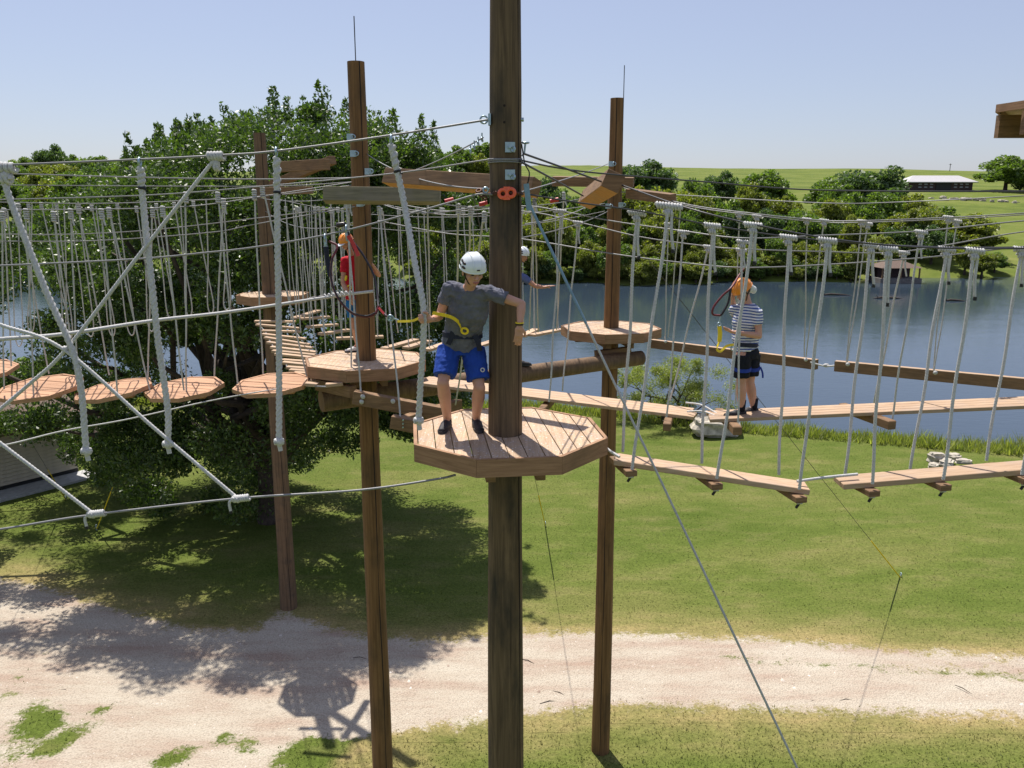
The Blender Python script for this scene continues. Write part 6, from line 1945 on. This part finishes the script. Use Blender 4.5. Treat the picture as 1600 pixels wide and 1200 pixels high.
p4, HB4, g4 = person('person', J, 'person in blue and white striped t-shirt, black shorts and orange helmet on the right walkway', 0.97, skin='skin', shirt='stripe_shirt', shorts='black_cloth', shoes='shoe',
    hands={'1': (Vector((-1, -0.1, 0.15)), Vector((0, 0.2, 1)), 0.3, 1), '0': (Vector((0.1, -0.2, 1)), Vector((0.6, -0.6, 0)), 0.6, 1)}, F=(-0.72, -0.35, -0.55), U=(-0.2, 0, 1), zfloor=zf, leg_len=0.74, voxel=0.010, fat=1.14)
helmet(p4, g4['head'], HB4, 1.08, M['helmet_orange'], vents=False)
mb = MB(); q = g4['head']+HB4@Vector((0, -0.10, -0.03)); mb.ell(q, .06, .055, .06); mb.ell(q+Vector((.05, 0, -.02)), .045, .04, .05); mb.remesh('white_bandana', M['white_hair'], p4, .01, 2)
for an in ('an0', 'an1'):
    mb = MB(); mb.cap(g4[an]-Vector((0, 0, .03)), g4[an]+Vector((0, 0, .12)), .044, .052, ends=False); mb.build('sock', M['black_cloth'], p4)
band(g4['pelvis'].lerp(g4['waist'], 0.55), (g4['hip1']-g4['hip0']), 0.165, 0.13, 0.05, M['band'], p4)
for h_, k_ in (('hip0', 'kn0'), ('hip1', 'kn1')):
    c = g4[h_].lerp(g4[k_], 0.42); band(c, (0, 1, 0), 0.106, 0.108, 0.045, M['strap_blue'], p4, 'leg_loop', 0.02)
ribbon([g4['hip1']+Vector((0.10, -.08, -.13)), g4['hip1']+Vector((.13, -.08, -.2)), g4['hip1']+Vector((.14, -.08, -.27))], .022, .005, M['strap_blue'], 'strap_tail', p4, (1, 0, 0))
YL = YM-0.30
lp_ = [P(1163, 420, YM), P(1155, 430, YM-.05), P(1143, 449, YL), P(1128, 463, YL), P(1115, 480, YL), P(1114, 491, YL), P(1126, 493, YL)]
mb = MB(); mb.tube(smooth_path(lp_, 8), 0.013, 8)
l4 = tag(mb.build('lanyard', M['maroon']), 'maroon lanyard loop hanging from the helmet side of the striped person', 'lanyard')
mb = MB(); mb.tube(smooth_path([P(1142, 451, YL-.02), P(1138, 472, YL-.02), P(1131, 486, YL-.02), P(1126, 493, YL)], 8), 0.014, 8); mb.build('bungee_strand', M['black_strap'], l4)
mb = MB(); q = P(1124, 503, YL); mb.tube([P(1126, 492, YL), q], .008, 6); mb.ring(q-Vector((0, 0, .03)), (0, 1, 0), .022, .007, 12, 6); mb.build('snap_hook', M['steel'], l4)
ribbon([P(1124, 510, YL), P(1125, 522, YL), P(1124, 534, YL)], .05, .012, M['yellow'], 'yellow_pouch', l4, (1, 0, 0))
ribbon([P(1124, 534, YL), P(1120, 545, YL), P(1126, 549, YL), P(1135, 541, YL), P(1148, 538, YL)], .03, .006, M['yellow'], 'yellow_strap', l4, (0.2, 0.4, 1))
mb = MB(); q = P(1146, 544, YL); mb.ring(q, (0.3, 1, 0), .03, .009, 14, 6); mb.build('carabiner', M['steel'], l4)
mb = MB(); mb.ring(P(1163, 416, YM), (1, 0, 0), .03, .008, 12, 6); mb.build('hook', M['steel'], l4)
